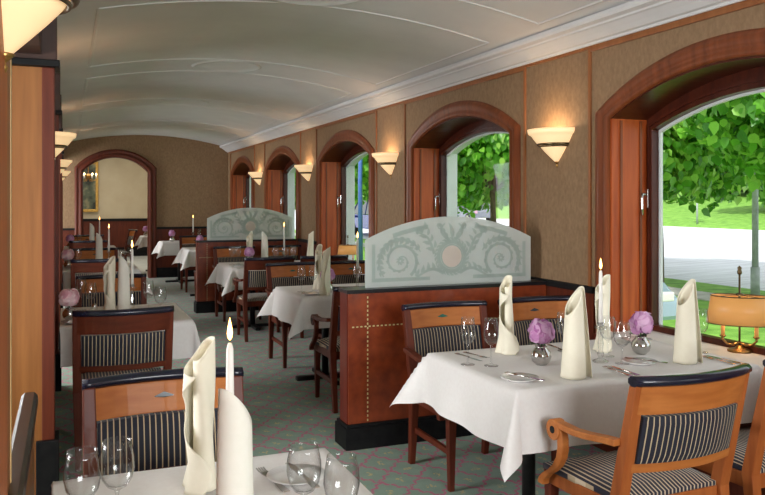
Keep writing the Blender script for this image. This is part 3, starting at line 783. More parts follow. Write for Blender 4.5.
@kind('table_lamp', 'lamp')
def _():
    r = empty('table_lamp')
    LZ = .03
    MB().lathe([(.0001,0),(.06,0),(.062,.008),(.05,.014),(.024,.02),(.014,.034),(.0001,.035)], 24).build('base', 'brass', r)
    MB().cyl((0,0,.03), (0,0,.42), .0055, n=10).build('column', 'pewter', r)
    MB().lathe([(.0001,.41),(.011,.414),(.013,.426),(.009,.438),(.012,.448),(.0001,.46)], 12).build('finial', 'pewter', r)
    for s in (-1, 1):
        a = MB().tube([(0,0,.05),(s*.03,0,.034),(s*.06,0,.038),(s*.082,0,.06),(s*.082,0,.075)], [.006,.006,.006,.006,.009]).build('arm', 'brass', r)
        MB().lathe([(.008,.072),(.017,.078),(.018,.083),(.011,.084)], 12, c=(s*.082,0,0)).build('drip_cup', 'brass', a)
        MB().cyl((s*.082,0,.083), (s*.082,0,.165), .0105, n=10).build('candle_sleeve', 'shade', a)
    sh = MB(); E1, E2 = (.165,.11), (.143,.092)
    secs = []
    for i in range(41):
        a = 2*PI*i/40; secs.append([(E1[0]*cos(a), E1[1]*sin(a), .15), (E2[0]*cos(a), E2[1]*sin(a), .297), ((E2[0]-.003)*cos(a), (E2[1]-.003)*sin(a), .297), ((E1[0]-.003)*cos(a), (E1[1]-.003)*sin(a), .15)])
    sh.strip(secs, cap=False, smooth=True); s_ = sh.build('lamp_shade', 'shade', r)
    m = MB(); m.tube([(E1[0]*cos(2*PI*i/40), E1[1]*sin(2*PI*i/40), .15) for i in range(41)], .0025, 6); m.tube([(E2[0]*cos(2*PI*i/40), E2[1]*sin(2*PI*i/40), .297) for i in range(41)], .003, 6); m.build('shade_edging', 'pewter', s_)
    m = MB()
    for k_ in range(4):
        a = PI/4+k_*PI/2; m.tube([(0,0,.303), (E2[0]*cos(a), E2[1]*sin(a), .297)], .002, 6)
    m.lathe([(.0001,.295),(.022,.3),(.022,.31),(.0001,.315)], 12)
    m.build('spider', 'pewter', r)
    return r

# ------------------------------------------------------------------ low dividers with an etched glass screen
def divider(y, label, x0=1.618):
    r = empty('booth_divider', (x0, y, 0)); tag(r, label, 'room divider', 'low wooden dividers topped with etched glass')
    Lx, T = 3.073-x0, .16
    MB().box(.006, Lx, 0, T, .15, .965).build('panel', 'burl', r)
    MB().box(0, .02, .012, T-.012, .15, .965).build('end_panel', 'endwood', r, bevel=.002)
    m = MB(); m.box(-.02, Lx, -.03, T+.03, 0, .135); m.box(-.012, Lx, -.018, T+.018, .135, .155); m.build('base', 'blackmatt', r, bevel=.004)
    MB().box(-.004, Lx, -.006, T+.006, .965, .99).build('top_cap', 'black', r, bevel=.003)
    m = MB()
    for i in range(29): z = .165+i*.0274; m.box(.129, .137, -.0015, .002, z, z+.013)
    m.build('stud_line', 'stud', r)
    m = MB()
    for i in range(50): x = .03+i*.0274; m.box(x, x+.013, -.0015, .002, .754, .762)
    m.build('stud_line', 'stud', r)
    # etched pane: straight foot, arched head
    gx0, gx1, z0, zs, za = .147, 1.377 if x0 < 1.65 else 1.36, .99, 1.295, 1.44
    gc, hw = (gx0+gx1)/2, (gx1-gx0)/2; gy = T/2
    a = arch(hw, zs, za, n=28)
    poly = [(gc-hw, z0)]+[(gc+x, z) for x, z in a]+[(gc+hw, z0)]
    g = MB().prism(poly, 'y', gy-.005, gy+.005).build('glass_screen', 'screen', r)
    # border band
    m = MB(); A_ = arch(hw-.04, zs-.02, za-.04, n=28); B_ = arch(hw-.07, zs-.035, za-.07, n=28)
    yy = gy-.0056
    lift = [0]
    def ribbon(pts, ws, m):
        vs = []; lift[0] += 1; yr = yy-.00002*(lift[0] % 100)
        for i, p in enumerate(pts):
            q, s_ = pts[max(0, i-1)], pts[min(len(pts)-1, i+1)]; d = Vector((s_[0]-q[0], s_[1]-q[1])); d = d.normalized() if d.length else Vector((1,0)); n_ = Vector((-d.y, d.x))
            w = ws[i] if isinstance(ws, list) else ws
            vs += [(p[0]+n_.x*w, yr, p[1]+n_.y*w), (p[0]-n_.x*w, yr, p[1]-n_.y*w)]
        m.add(vs, [(2*i, 2*i+1, 2*i+3, 2*i+2) for i in range(len(pts)-1)])
    top = arch(hw-.055, zs-.028, za-.055, n=40)
    for pts, w in (([(gc-hw+.055, zs-.03), (gc-hw+.055, z0+.04)], .012), ([(gc+hw-.055, zs-.03), (gc+hw-.055, z0+.04)], .012), ([(gc-hw+.042, z0+.045), (gc-.16, z0+.045)], .012), ([(gc+.16, z0+.045), (gc+hw-.042, z0+.045)], .012),
                   ([(gc+x, z) for x, z in top[5:15]], .014), ([(gc+x, z) for x, z in top[26:36]], .014)):
        m = MB(); ribbon(pts, w, m); m.build('etched_border', 'etch', g, fixn=False)
    m = MB(); yy = gy-.0062; cz = z0+.185
    # round medallion wreath
    for R, w in ((.098, .013), (.078, .004)):
        ribbon([(gc+R*cos(2*PI*i/40), cz+R*sin(2*PI*i/40)) for i in range(41)], w, m)
    for i in range(26):
        t = 2*PI*i/26; ribbon([(gc+.108*cos(t), cz+.108*sin(t)), (gc+.122*cos(t+.12), cz+.122*sin(t+.12)), (gc+.128*cos(t+.25), cz+.128*sin(t+.25))], [.007,.008,.001], m)
    def leaf(p, ang, ln, w):
        pts = []; 
        for i in range(7):
            t = i/6; pts.append((p[0]+ln*t*cos(ang+.5*t), p[1]+ln*t*sin(ang+.5*t)))
        ribbon(pts, [.002, w*.7, w, w*.95, w*.7, w*.4, .0005], m)
    for s in (-1, 1):
        def X(x): return gc+s*x
        # big spiral scroll, an outer sweep of acanthus around it
        c0 = (.375, z0+.165); pts, ws = [], []
        for i in range(60):
            t = i/59; rr = .105*(1-t)**.8+.014; an = -2.2-5.2*PI/2*t*1.15
            pts.append((X(c0[0]+rr*cos(an)*1.05), c0[1]+rr*sin(an))); ws.append(.008*(1-t)+.003)
        ribbon(pts, ws, m)
        for i in range(3, 48, 3):
            p = pts[i]; an = math.atan2(p[1]-c0[1], p[0]-X(c0[0])); leaf(p, an+(.9 if s > 0 else -1.4), .04*(1-i/90), .010)
        out_ = []
        for i in range(26):
            t = i/25; an = 2.75-3.5*t; rr = .148-.012*sin(t*PI); out_.append((X(c0[0]+rr*cos(an)*1.05), c0[1]+rr*sin(an)))
        ribbon(out_, [.004+.008*sin(PI*i/25) for i in range(26)], m)
        for i in range(1, 25, 2):
            p = out_[i]; q = out_[i+1]; an = math.atan2(q[1]-p[1], q[0]-p[0])
            leaf(p, an+(-.9 if s > 0 else .4), .05*(.6+.4*sin(PI*i/25)), .013); leaf(p, an+(.35 if s > 0 else -.9), .036, .009)
        for i in range(8): t = 2*PI*i/8; leaf((X(c0[0])+.006*cos(t), c0[1]+.006*sin(t)), t, .026, .007)
        # stem joining the wreath foot, upper tendril
        ribbon([(X(.06+.26*t+.0), z0+.075+.03*sin(t*5)-.0*t) for t in [i/14 for i in range(15)]], [.012-.007*i/14 for i in range(15)], m)
        for i in range(5): leaf((X(.09+.045*i), z0+.08+.02*sin(i)), (1.1+.25*i) if s > 0 else PI-1.6-.25*i, .055, .012)
        ribbon([(X(.13+.10*t), cz+.02+.16*t+.03*sin(t*4)) for t in [i/12 for i in range(13)]], [.011-.006*i/12 for i in range(13)], m)
        for i in range(4): leaf((X(.14+.025*i), cz+.04+.042*i), (.2 if s > 0 else PI-.8), .055, .012); leaf((X(.13+.025*i), cz+.06+.042*i), (1.7 if s > 0 else 1.0), .05, .011)
        ribbon([(X(.235+.028*cos(3*PI*t-1)*(1-.6*t)), cz+.175+.028*sin(3*PI*t-1)*(1-.6*t)) for t in [i/20 for i in range(21)]], .006, m)
        ribbon([(X(.02+.06*sin(t*2.6)), cz+.11+.11*t) for t in [i/12 for i in range(13)]], [.012-.007*i/12 for i in range(13)], m)
        ribbon([(X(.09+.02*cos(3*PI*t)*(1-.6*t)), cz+.2+.02*sin(3*PI*t)*(1-.6*t)) for t in [i/16 for i in range(17)]], .005, m)
        for i in range(3): leaf((X(.03+.02*i), cz+.13+.03*i), (.6 if s > 0 else PI-1.1), .05, .012)
    leaf((gc, cz+.12), PI/2-.25, .11, .016)
    m.build('etched_scrollwork', 'etch', g, fixn=False)
    m = MB(); yy = gy-.0084; m.lathe([(.0001,0),(.072,0)], 36); m.v = [(gc+p[0], yy, cz+p[1]) for p in m.v]; m.build('etched_medallion', 'etch_pale', g, fixn=False)
    return r
divider(4.56, 'near reddish wood divider with black base beside the nearest window-side table')
divider(10.85, 'far reddish wood divider with etched glass, farther down the room', 1.665)

# ------------------------------------------------------------------ tables, cloths, chairs
T1 = 'large window table with the brass lamp behind it'
table(1.72, 3.05, 2.76, 3.62, 'largest table, by the big window in front of the near divider', 1, 'white cloth on the largest table by the big window', right=.015)
table(1.76, 3.0, 6.05, 6.9, 'dining table just behind the near etched glass divider', 2, 'white cloth on the table just behind the near glass divider', right=.03)
table(1.78, 3.0, 8.98, 9.85, 'dining table in front of the far etched glass divider', 3, 'white cloth on the table in front of the far glass divider', right=.03)
table(1.78, 2.9, 12.4, 13.2, 'dining table just behind the far etched glass divider', 4, 'white cloth on the table just behind the far glass divider')
table(1.66, 2.7, 14.75, 15.5, 'dining table beside the end wall right of the doorway', 5, 'white cloth on the table against the end wall beside the doorway', over=.24)
table(-.03, .76, 1.42, 2.36, 'foreground table with a tall rolled napkin and lit candle', 6, 'white cloth on the foreground table at the bottom edge', over=.2, left=.012)
table(-.03, .77, 5.2, 6.12, 'second table along the pilaster side with pale peony', 7, 'white cloth on the second table along the pilaster side', over=.25, left=.012, pleat=.2)
table(-.03, .77, 9.35, 10.2, 'third table along the pilaster side', 8, 'white cloth on the third table along the pilaster side', left=.012)
table(-.03, .77, 13.5, 14.3, 'farthest table along the pilaster side, before the doorway', 9, 'white cloth on the farthest table of the pilaster side', left=.012)
G = 'striped dining chairs'
put('armchair_green', 2.13, 3.91, 0, PI, 'striped chair with dark diamond, against near divider, at its free end', G)
put('side_chair', 2.795, 3.92, 0, PI, 'striped chair with its back to the near divider, next to the window wall', G)
put('armchair', 2.12, 2.555, 0, rad(2), 'large armchair in lit cherry tone seen from behind in the near corner', G)
put('side_chair_lit', 2.815, 2.60, 0, rad(2), 'chair in lit cherry tone cut off by the picture edge beside the large armchair', G)
put('armchair_dark', 2.06, 5.66, 0, 0, 'armchair half hidden behind the free end of the near divider', G)
put('armchair_green', 2.10, 7.2, 0, PI, 'cherry striped chair facing us across the table behind the near divider, aisle seat', G)
put('armchair_green', 2.72, 7.2, 0, PI, 'cherry striped chair facing us across the table behind near divider, wall seat', G)
put('armchair_dark', 2.07, 8.72, 0, 0, 'dark mahogany armchair seen from behind in the middle of the room', G)
put('armchair_dark', 2.70, 8.72, 0, 0, 'dark mahogany chair beside the middle armchair, nearer the windows', G)
put('armchair_green', 2.1, 10.16, 0, PI, 'cherry chair with its back to the far divider, aisle seat', G)
put('armchair_green', 2.75, 10.16, 0, PI, 'cherry chair with its back to the far divider, wall seat', G)
put('side_chair', 2.1, 13.55, 0, PI, 'small cherry chair facing us behind the far divider', G)
put('side_chair', 2.1, 12.1, 0, 0, 'chair hidden behind the far divider with legs in the aisle', G)
put('side_chair', .33, 2.56, 0, PI, 'striped chair with dark diamond facing us over the foreground table', G)
put('side_chair', .31, 5.06, 0, 0, 'dark striped chair seen from behind at the second pilaster table', G)
put('side_chair', .35, 6.54, 0, PI, 'cherry striped chair facing us at the second pilaster table', G)
put('side_chair', .32, 9.12, 0, 0, 'dark chair seen from behind at the third pilaster table', G)
put('side_chair', .35, 10.45, 0, PI, 'cherry chair facing us at the third pilaster table', G)
put('side_chair', .32, 13.22, 0, 0, 'dark chair seen from behind at the farthest pilaster table', G)
put('side_chair', .35, 14.6, 0, PI, 'cherry chair facing us at the farthest pilaster table', G)
put('side_chair', .98, 17.2, 0, rad(100), 'lone chair in the room beyond the arched doorway', G)

# tableware ------------------------------------------------------------------
GG, GN, GC, GS, GV, GF, GP, GU = 'wine glasses', 'folded napkins', 'taper candles', 'crystal candlesticks', 'round silver vases', 'peonies', 'side plates', 'silver cutlery'
def glass(x, y, label, big=True): put('wine_glass' if big else 'small_glass', x, y, TZ, 0, label, GG)
def nap(kind_, x, y, rz, label, sc=1): put('napkin_'+kind_, x, y, TZ, rz, label, GN, sc)
def candle(x, y, w):
    put('candlestick', x, y, TZ, 0, 'crystal candlestick '+w, GS); put('taper_candle', x, y, TZ+.175, 0, 'lit white taper candle '+w, GC)
def flower(x, y, w, pale=False, sc=1):
    put('bud_vase', x, y, TZ, 0, 'round silver vase '+w, GV, sc)
    put('peony_pale' if pale else 'peony', x, y, TZ, x*3, ('pale' if pale else 'lilac')+' pink peony '+w, GF, sc)
def lay(kind_, a, b, label, z=TZ):
    ang = math.atan2(b[1]-a[1], b[0]-a[0])-PI/2
    put(kind_, (a[0]+b[0])/2, (a[1]+b[1])/2, z, ang, label, GU)
# the big window table
nap('wave', 2.10, 3.47, rad(-80), 'ivory napkin sail standing behind the front peony on the largest table')
nap('cone', 2.08, 2.87, rad(-30), 'ivory napkin sail at the front edge of the largest table')
nap('wave', 2.60, 3.33, rad(-110), 'ivory twisted napkin behind the candle on the largest table')
nap('cone', 2.77, 2.93, rad(-30), 'ivory napkin sail beside the brass window lamp')
candle(2.40, 3.10, 'on the largest table')
glass(1.775, 3.29, 'taller-bowled wine glass at the aisle end of the largest table, outer of two')
glass(1.865, 3.225, 'wine glass at the aisle end of the largest table, inner of two')
glass(2.47, 3.03, 'wine glass just beside the candle on the largest table', False)
glass(2.52, 3.20, 'wine glass behind the candle on the largest table', False)
glass(3.03, 3.10, 'wine glass between napkin sail and brass lamp')
glass(2.40, 3.40, 'wine glass behind the front napkin on the largest table', False)
flower(2.10, 3.16, 'on the largest table, nearer the aisle')
flower(2.72, 3.19, 'on the largest table, nearer the window')
put('side_plate', 1.83, 2.92, TZ, 0, 'white side plate with fork at the aisle corner of the largest table', GP)
put('side_plate', 2.55, 3.0, TZ, 0, 'white side plate between the candle and the brass lamp', GP)
put('side_plate', 2.93, 3.47, TZ, 0, 'white side plate near the window sill of the largest table', GP)
lay('knife', (1.845, 3.56), (1.87, 3.34), 'silver knife at the far aisle end of the largest table')
lay('fork', (1.90, 3.57), (1.93, 3.36), 'silver fork beside the knife at the aisle end of the largest table')
lay('fork', (1.885, 2.80), (1.80, 3.0), 'silver fork lying across the aisle-corner side plate', TZ+.016)
lay('fork', (2.63, 2.89), (2.50, 3.06), 'silver fork lying across the middle side plate', TZ+.016)
lay('knife', (2.37, 2.79), (2.38, 3.0), 'silver knife in front of the candlestick on the largest table')
lay('fork', (2.33, 2.79), (2.335, 3.0), 'silver fork in front of the candlestick on the largest table')
lay('knife', (3.0, 2.80), (2.99, 3.01), 'silver knife at the window end of the largest table')
lay('fork', (2.955, 2.80), (2.945, 3.01), 'silver fork at the window end of the largest table')
lay('knife', (2.42, 3.57), (2.40, 3.38), 'silver knife at the far side of the largest table')
put('cut_glass', 2.33, 3.16, TZ, 0, 'cut crystal salt shaker next to the candlestick', 'salt shakers')
put('table_lamp', 3.335, 3.14, SILL, rad(-47), 'brass lamp with oval amber shade on the nearest window sill', 'amber lamps')
put('table_lamp', 3.31, 9.32, SILL, rad(-20), 'small amber-shaded lamp on a farther window sill, third window', 'amber lamps', .8)
# foreground table
nap('roll', .325, 1.62, rad(200), 'tall white napkin cylinder in front of the foreground candle', 1.0)
nap('wave', .345, 2.16, rad(-95), 'tall twisted white napkin on the foreground table', 1.03)
candle(.362, 1.86, 'on the foreground table')
glass(.035, 1.95, 'wine glass on the foreground table next to the parapet, outer', False)
glass(.115, 2.0, 'wine glass on the foreground table next to the parapet, inner', False)
glass(.528, 1.80, 'wine glass on the foreground table, aisle side, inner', False)
glass(.585, 1.69, 'wine glass on the foreground table, aisle side, nearest the corner', False)
put('cut_glass', .135, 1.90, TZ, 0, 'cut crystal shaker on the foreground table, closer to its wine glasses', 'salt shakers')
put('cut_glass', .18, 1.93, TZ, .3, 'cut crystal shaker on the foreground table, closer to the twisted napkin', 'salt shakers')
put('side_plate', .60, 2.12, TZ, 0, 'white side plate on the foreground table', GP)
lay('fork', (.55, 2.03), (.52, 2.24), 'silver fork on the foreground table')
lay('knife', (.62, 1.98), (.60, 2.2), 'silver knife across the foreground side plate', TZ+.016)
# second pilaster table
nap('wave', .285, 5.72, rad(-80), 'ivory twisted napkin on the second pilaster table')
nap('roll', .37, 5.66, rad(200), 'rolled napkin on the second pilaster table')
candle(.43, 5.74, 'on the second pilaster table')
glass(.53, 5.62, 'taller wine glass on the second pilaster table, aisle side')
glass(.59, 5.45, 'rounder wine glass on the second pilaster table, aisle side', False)
glass(.10, 5.95, 'wine glass behind the pale peony on the second pilaster table, outer')
glass(.16, 5.88, 'wine glass behind the pale peony on the second pilaster table, inner', False)
put('cut_glass', .18, 5.68, TZ, 0, 'cut crystal shaker on the second pilaster table', 'salt shakers')
flower(.02, 5.50, 'on the second pilaster table', True, .92)
put('side_plate', .05, 5.33, TZ, 0, 'white side plate in front of the pale peony', GP)
# third and farthest pilaster tables
nap('roll', .36, 9.75, rad(200), 'rolled napkin on the third pilaster table')
candle(.47, 9.8, 'on the third pilaster table')
flower(.02, 9.65, 'on the third pilaster table', True)
glass(.13, 9.75, 'wine glass beside the peony on the third pilaster table')
glass(.62, 9.75, 'wine glass on the aisle side of the third pilaster table', False)
glass(.70, 9.62, 'wine glass on the aisle corner of the third pilaster table')
nap('roll', .40, 13.9, rad(200), 'rolled napkin on the farthest pilaster table')
candle(.52, 13.95, 'on the farthest pilaster table')
flower(.06, 13.75, 'on the farthest pilaster table')
glass(.2, 13.8, 'wine glass on the farthest pilaster table')
# behind the near divider
glass(1.86, 6.42, 'wine glass on the table behind the near divider, outer of the aisle pair')
glass(1.95, 6.38, 'wine glass on the table behind the near divider, inner of the aisle pair')
flower(2.04, 6.25, 'on the table behind the near divider')
nap('wave', 2.06, 6.55, rad(-60), 'ivory twisted napkin behind the peony past the near divider')
nap('sail', 2.02, 6.12, rad(200), 'ivory napkin sail at the free end of the near divider')
put('side_plate', 1.88, 6.2, TZ, 0, 'white side plate on the table behind the near divider', GP)
candle(2.40, 6.5, 'on the table behind the near divider')
glass(2.50, 6.35, 'wine glass beside the candle behind the near divider', False)
glass(2.44, 6.62, 'wine glass behind the candle past the near divider', False)
nap('sail', 2.62, 6.3, rad(190), 'ivory napkin sail behind the etched glass of the near divider')
# before the far divider
glass(1.87, 9.47, 'wine glass before the far divider, outer of the aisle pair')
glass(1.95, 9.50, 'wine glass before the far divider, inner of the aisle pair')
flower(2.05, 9.32, 'on the table before the far divider')
nap('wave', 2.11, 9.55, rad(-90), 'ivory twisted napkin before the far divider')
nap('roll', 2.27, 9.45, rad(180), 'rolled napkin before the far divider')
candle(2.56, 9.62, 'on the table before the far divider')
glass(2.42, 9.5, 'wine glass left of the candle before the far divider', False)
glass(2.52, 9.4, 'wine glass in front of the candle before the far divider', False)
glass(2.66, 9.55, 'wine glass beside the candle before the far divider, wall side', False)
nap('sail', 2.85, 9.3, rad(200), 'ivory napkin sail near the wall before the far divider')
put('side_plate', 1.9, 9.17, TZ, 0, 'white side plate on the table before the far divider', GP)
# beyond the far divider
flower(2.0, 12.75, 'on the table behind the far divider')
glass(2.2, 12.8, 'wine glass on the table behind the far divider')
flower(1.85, 15.1, 'on the table against the end wall')
candle(2.24, 15.1, 'on the table against the end wall')
glass(2.36, 15.12, 'wine glass on the table against the end wall')

# wall lamps -------------------------------------------------------------------
SC = 'alabaster wall sconces'
rw = ['nearest sconce on the window wall, between the two nearest windows', 'second sconce along the window wall from the near end', 'third sconce along the window wall from the near end', 'farthest sconce along the window wall']
lamps = []
for i, y in enumerate((4.47, 7.40, 10.33, 13.26)):
    put('sconce', XR-.001, y, 1.795, PI, rw[i], SC, 1.1); lamps.append((XR-.11, y, 2.0))
lw = ['large foreground sconce on the nearest pilaster', 'sconce on the second pilaster', 'sconce on the third pilaster', 'farthest sconce of the pilaster side']
for i, y in enumerate((1.66, 6.05, 10.1, 13.9)):
    put('sconce', XL+.003, y, 1.815, 0, lw[i], SC, 1.1 if i == 0 else 1.0); lamps.append((XL+.11, y, 2.0))

# ------------------------------------------------------------------ room beyond the doorway: things
r = empty('painting', (.48, 22.54, 0)); tag(r, 'tall gilt-framed painting in the room beyond the doorway', 'painting')
MB().box(-.27, .27, -.02, .0, 1.3, 2.52).build('canvas', 'canvas', r)
m = MB()
for a in ((-.33,-.26,1.23,2.59),(.26,.33,1.23,2.59),(-.26,.26,1.23,1.3),(-.26,.26,2.52,2.59)): m.box(a[0], a[1], -.05, .0, a[2], a[3])
m.build('frame', 'gold', r, bevel=.008)
r = empty('chandelier', (.49, 20.0, 0)); tag(r, 'small brass candle chandelier in the room beyond the doorway', 'chandelier')
MB().tube([(0,0,3.3),(0,0,2.2)], .012).build('rod', 'brass', r); MB().ball((0,0,2.12), .07, 12).build('body', 'brass', r)
for k in range(6):
    a = 2*PI*k/6; c, s = cos(a), sin(a)
    q = MB().tube([(0,0,2.1),(.08*c,.08*s,2.0),(.15*c,.15*s,2.02),(.18*c,.18*s,2.07)], .01, 6).build('arm', 'brass', r)
    MB().cyl((.18*c,.18*s,2.07), (.18*c,.18*s,2.15), .012, n=8).build('sleeve', 'wax', q)
    MB().ball((.18*c,.18*s,2.17), .02, 8, (1,1,1.5)).build('bulb', emit('chandelier bulb %d' % k, (1,.7,.35), 6), q)
table(1.52, 2.2, 17.3, 17.95, 'small table in the room beyond the doorway', 12, 'white cloth on the small table beyond the doorway', over=.22)
flower(1.6, 17.6, 'on the small table beyond the doorway')

# ------------------------------------------------------------------ outdoors
GZ = -.3
m = MB(); m.box(3.55, 13.2, -25, 90, GZ-.4, GZ); struct(m.build('ground', 'lawn'), 'lawn between building and road')
m = MB(); m.box(10.9, 11.8, -25, 90, GZ-.1, GZ+.02); struct(m.build('pavement', 'kerb'))
m = MB(); m.hexa([(13.2,-25,GZ-.4),(30,-25,GZ-.4),(30,120,GZ-.4),(13.2,120,GZ-.4)], [(13.2,-25,GZ-.02),(30,-25,.12),(30,120,.12),(13.2,120,GZ-.02)]); struct(m.build('road', 'asphalt'))
m = MB(); nx, ny = 12, 30; vs = []
rnd = random.Random(3)
for j in range(ny+1):
    for i in range(nx+1):
        x = 30+i*4.0; y = -25+j*6.0; k = i/nx; vs.append((x, y, .14+2.6*min(1, k*1.6)**1.2+(.25*rnd.random() if 0 < i else 0)))
m.add(vs, [(j*(nx+1)+i, j*(nx+1)+i+1, (j+1)*(nx+1)+i+1, (j+1)*(nx+1)+i) for j in range(ny) for i in range(nx)], True)
struct(m.build('terrain', 'lawn', fixn=False))

def tree_mesh(seed, R, zlo, zhi, nblob, per, leaf, gap=0):
    rnd = random.Random(seed); m = MB()
    cz = (zlo+zhi)/2; hz = (zhi-zlo)/2; blobs = []
    for i in range(nblob):
        z = rnd.uniform(-.9, .9); a = rnd.uniform(0, 2*PI); q = math.sqrt(1-z*z)*rnd.uniform(.62, .86)
        blobs.append((Vector((R*q*cos(a), R*q*sin(a), cz+hz*z*.82)), rnd.uniform(.22, .34)*R))
    for c, br in blobs:
        for i in range(per):
            z = rnd.uniform(-1, 1); a = rnd.uniform(0, 2*PI); q = math.sqrt(1-z*z)
            d = Vector((q*cos(a), q*sin(a), z)); p = c+d*br*rnd.uniform(.7, 1.05)
            nrm = (d+Vector((rnd.uniform(-.6,.6), rnd.uniform(-.6,.6), rnd.uniform(-.1,.9)))).normalized()
            dn = Vector((rnd.uniform(-.7,.7), rnd.uniform(-.7,.7), -1)); dn = (dn-nrm*dn.dot(nrm)).normalized(); w = nrm.cross(dn)
            s = leaf*rnd.uniform(.7, 1.25)
            P_ = lambda x, y, zz: p+dn*y*s+w*x*s+nrm*zz*s
            m.add([P_(0,0,0), P_(-.36,.12,.10), P_(-.42,.5,.12), P_(0,1.05,-.06), P_(.42,.5,.12), P_(.36,.12,.10)], [(0,1,2,3), (0,3,4,5)], True)
    return m, blobs
def tree(x, y, z, seed, R, zlo, zhi, nblob, per, leaf, label, tr=.09, mat='leaf', group='street trees'):
    r = empty('linden_tree', (x, y, z)); tag(r, label, 'tree', group)
    m, blobs = tree_mesh(seed, R, zlo, zhi, nblob, per, leaf); m.build('foliage', mat, r, fixn=False, merge=False)
    m = MB(); m.tube([(0,0,-.1),(.02,.01,zlo*.5),(-.02,.02,zlo+.3),(.0,.0,(zlo+zhi)/2+.5)], [tr*1.25, tr, tr*.9, tr*.4], 10)
    for c, br in blobs[::3]: m.tube([(0,0,zlo+.2+.2*abs(c.x)/R), tuple(Vector((0,0,zlo+.5)).lerp(c, .5)+Vector((0,0,.1))), tuple(c)], [tr*.45, tr*.3, tr*.12], 6)
    m.build('trunk', 'bark', r); return r
tree(12.1, 13.6, GZ, 11, 3.3, 1.75, 7.4, 70, 340, .19, 'street tree with thin trunk seen at the edge of the nearest window')
tree(10.7, 7.6, GZ, 12, 3.1, 2.0, 7.2, 70, 340, .165, 'street tree whose leaves fill the nearest window')
tree(11.7, 20.1, GZ, 13, 3.3, 1.8, 7.4, 70, 340, .2, 'street tree standing in the second window')
tree(11.6, 26.6, GZ, 14, 3.5, 1.9, 7.4, 60, 240, .26, 'street tree seen through the third window')
tree(11.6, 34.5, GZ, 15, 3.6, 1.9, 7.4, 56, 220, .28, 'street tree seen through the fourth window')
bt = [(40,32,1.0,6.5), (52,47,2.0,7.5), (39,52,1.0,6.5), (56,72,2.2,8), (38,70,.9,6.5), (66,58,2.6,8), (45,92,1.4,8), (31.5,110,.5,7.5), (66,33,2.6,7.5), (50,128,1.6,10), (34,128,.6,9), (54,24,2.2,7), (74,84,2.6,9.5), (58,97,2.2,9)]
for i, (x, y, z, R) in enumerate(bt):
    tree(x, y, z-.4, 30+i, R*.8, .7, R*1.5, 30, 150, .6, 'background tree on the grassy bank beyond the road', .22, 'leaf_far', 'background trees')

def car(x, y, z, rz, paint, label, sc=1, van=False):
    r = empty('car', (x, y, z), rz); r.scale = (sc,)*3; tag(r, label, 'car', 'cars outside')
    W = .86
    if van: body = [(-2.2,.35),(-2.25,.9),(-2.2,1.1),(2.05,1.1),(2.25,.95),(2.3,.4)]; cab = [(-2.18,1.1),(-2.1,1.85),(1.0,1.9),(1.75,1.1)]
    else: body = [(-2.05,.32),(-2.1,.72),(-1.95,.9),(-.6,.94),(.9,.93),(1.85,.80),(2.08,.62),(2.1,.34)]; cab = [(-1.75,.92),(-1.15,1.36),(.15,1.42),(1.05,.92)]
    def loft(poly, wlo, whi, z0, z1, m):
        secs = []
        f = lambda zz: wlo+(whi-wlo)*max(0, min(1, (zz-z0)/(z1-z0)))
        n = len(poly); m.add([(px, -f(pz), pz) for px, pz in poly]+[(px, f(pz), pz) for px, pz in poly], [(i, (i+1)%n, n+(i+1)%n, n+i) for i in range(n)]+[tuple(range(n-1,-1,-1)), tuple(range(n, 2*n))])
    m = MB(); loft(body, W, W*.96, .3, .95, m); m.build('body', paint, r, bevel=.06)
    m = MB(); loft(cab, W*.95, W*.74, .92, 1.9 if van else 1.42, m); c = m.build('cabin', 'car_glass', r, bevel=.03)
    zt = 1.9 if van else 1.42
    m = MB(); xa, xb = (cab[1][0], cab[2][0]); m.box(xa-.02, xb+.02, -W*.75, W*.75, zt-.07, zt+.015); m.build('roof', paint, r, bevel=.03)
    m = MB()
    for s in (-1, 1): m.tube([(cab[3][0], s*W*.93, cab[3][1]), (cab[2][0]+.03, s*W*.75, cab[2][1])], .035, 6); m.tube([(cab[0][0], s*W*.93, cab[0][1]), (cab[1][0]-.03, s*W*.75, cab[1][1])], .045, 6); m.tube([(-.2, s*W*.94, .94), (-.25, s*W*.75, zt-.03)], .035, 6)
    m.build('pillars', paint, r)
    for sx in (-1.3, 1.32):
        for s in (-1, 1):
            t = MB().cyl((sx, s*(W-.18), .31), (sx, s*(W+.02), .31), .31, n=20).build('wheel', 'rubber', r, bevel=.02)
            MB().cyl((sx, s*(W+.015), .31), (sx, s*(W+.03), .31), .19, n=14).build('hubcap', 'silver', t)
    for s in (-1, 1):
        MB().box(2.0, 2.09, s*.62-.14, s*.62+.14, .58, .70).build('headlight', 'porcelain', r, bevel=.02)
        MB().box(-2.11, -2.04, s*.66-.1, s*.66+.1, .62, .8).build('tail_light', 'red_sign', r, bevel=.02)
        MB().box(.75, .92, s*.93-.09, s*.93+.09, .93, 1.05).build('mirror', paint, r, bevel=.02)
    return r
car(6.3, 9.75, GZ, rad(-90), 'car_silver', 'pale blue car parked on the lawn right outside the nearest window')
car(15.0, 37.6, GZ+.0, rad(90), 'car_blue', 'violet blue van on the road seen through the third window', 1, True)
car(25.5, 47.0, .05, rad(90), 'car_grey', 'grey car across the road seen through the second window')
r = empty('lamp_post', (12.35, 11.25, GZ)); tag(r, 'grey street lamp post outside the nearest window', 'lamp post')
MB().cyl((0,0,0), (0,0,.55), .085, .085, 14).build('base', 'greymetal', r)
MB().cyl((0,0,.55), (0,0,6.5), .062, .045, 14).build('pole', 'greymetal', r)
MB().tube([(0,0,6.45),(.1,0,6.7),(.7,0,6.85)], .035).build('arm', 'greymetal', r); MB().box(.6, 1.15, -.11, .11, 6.78, 6.9).build('lantern', 'greymetal', r, bevel=.03)
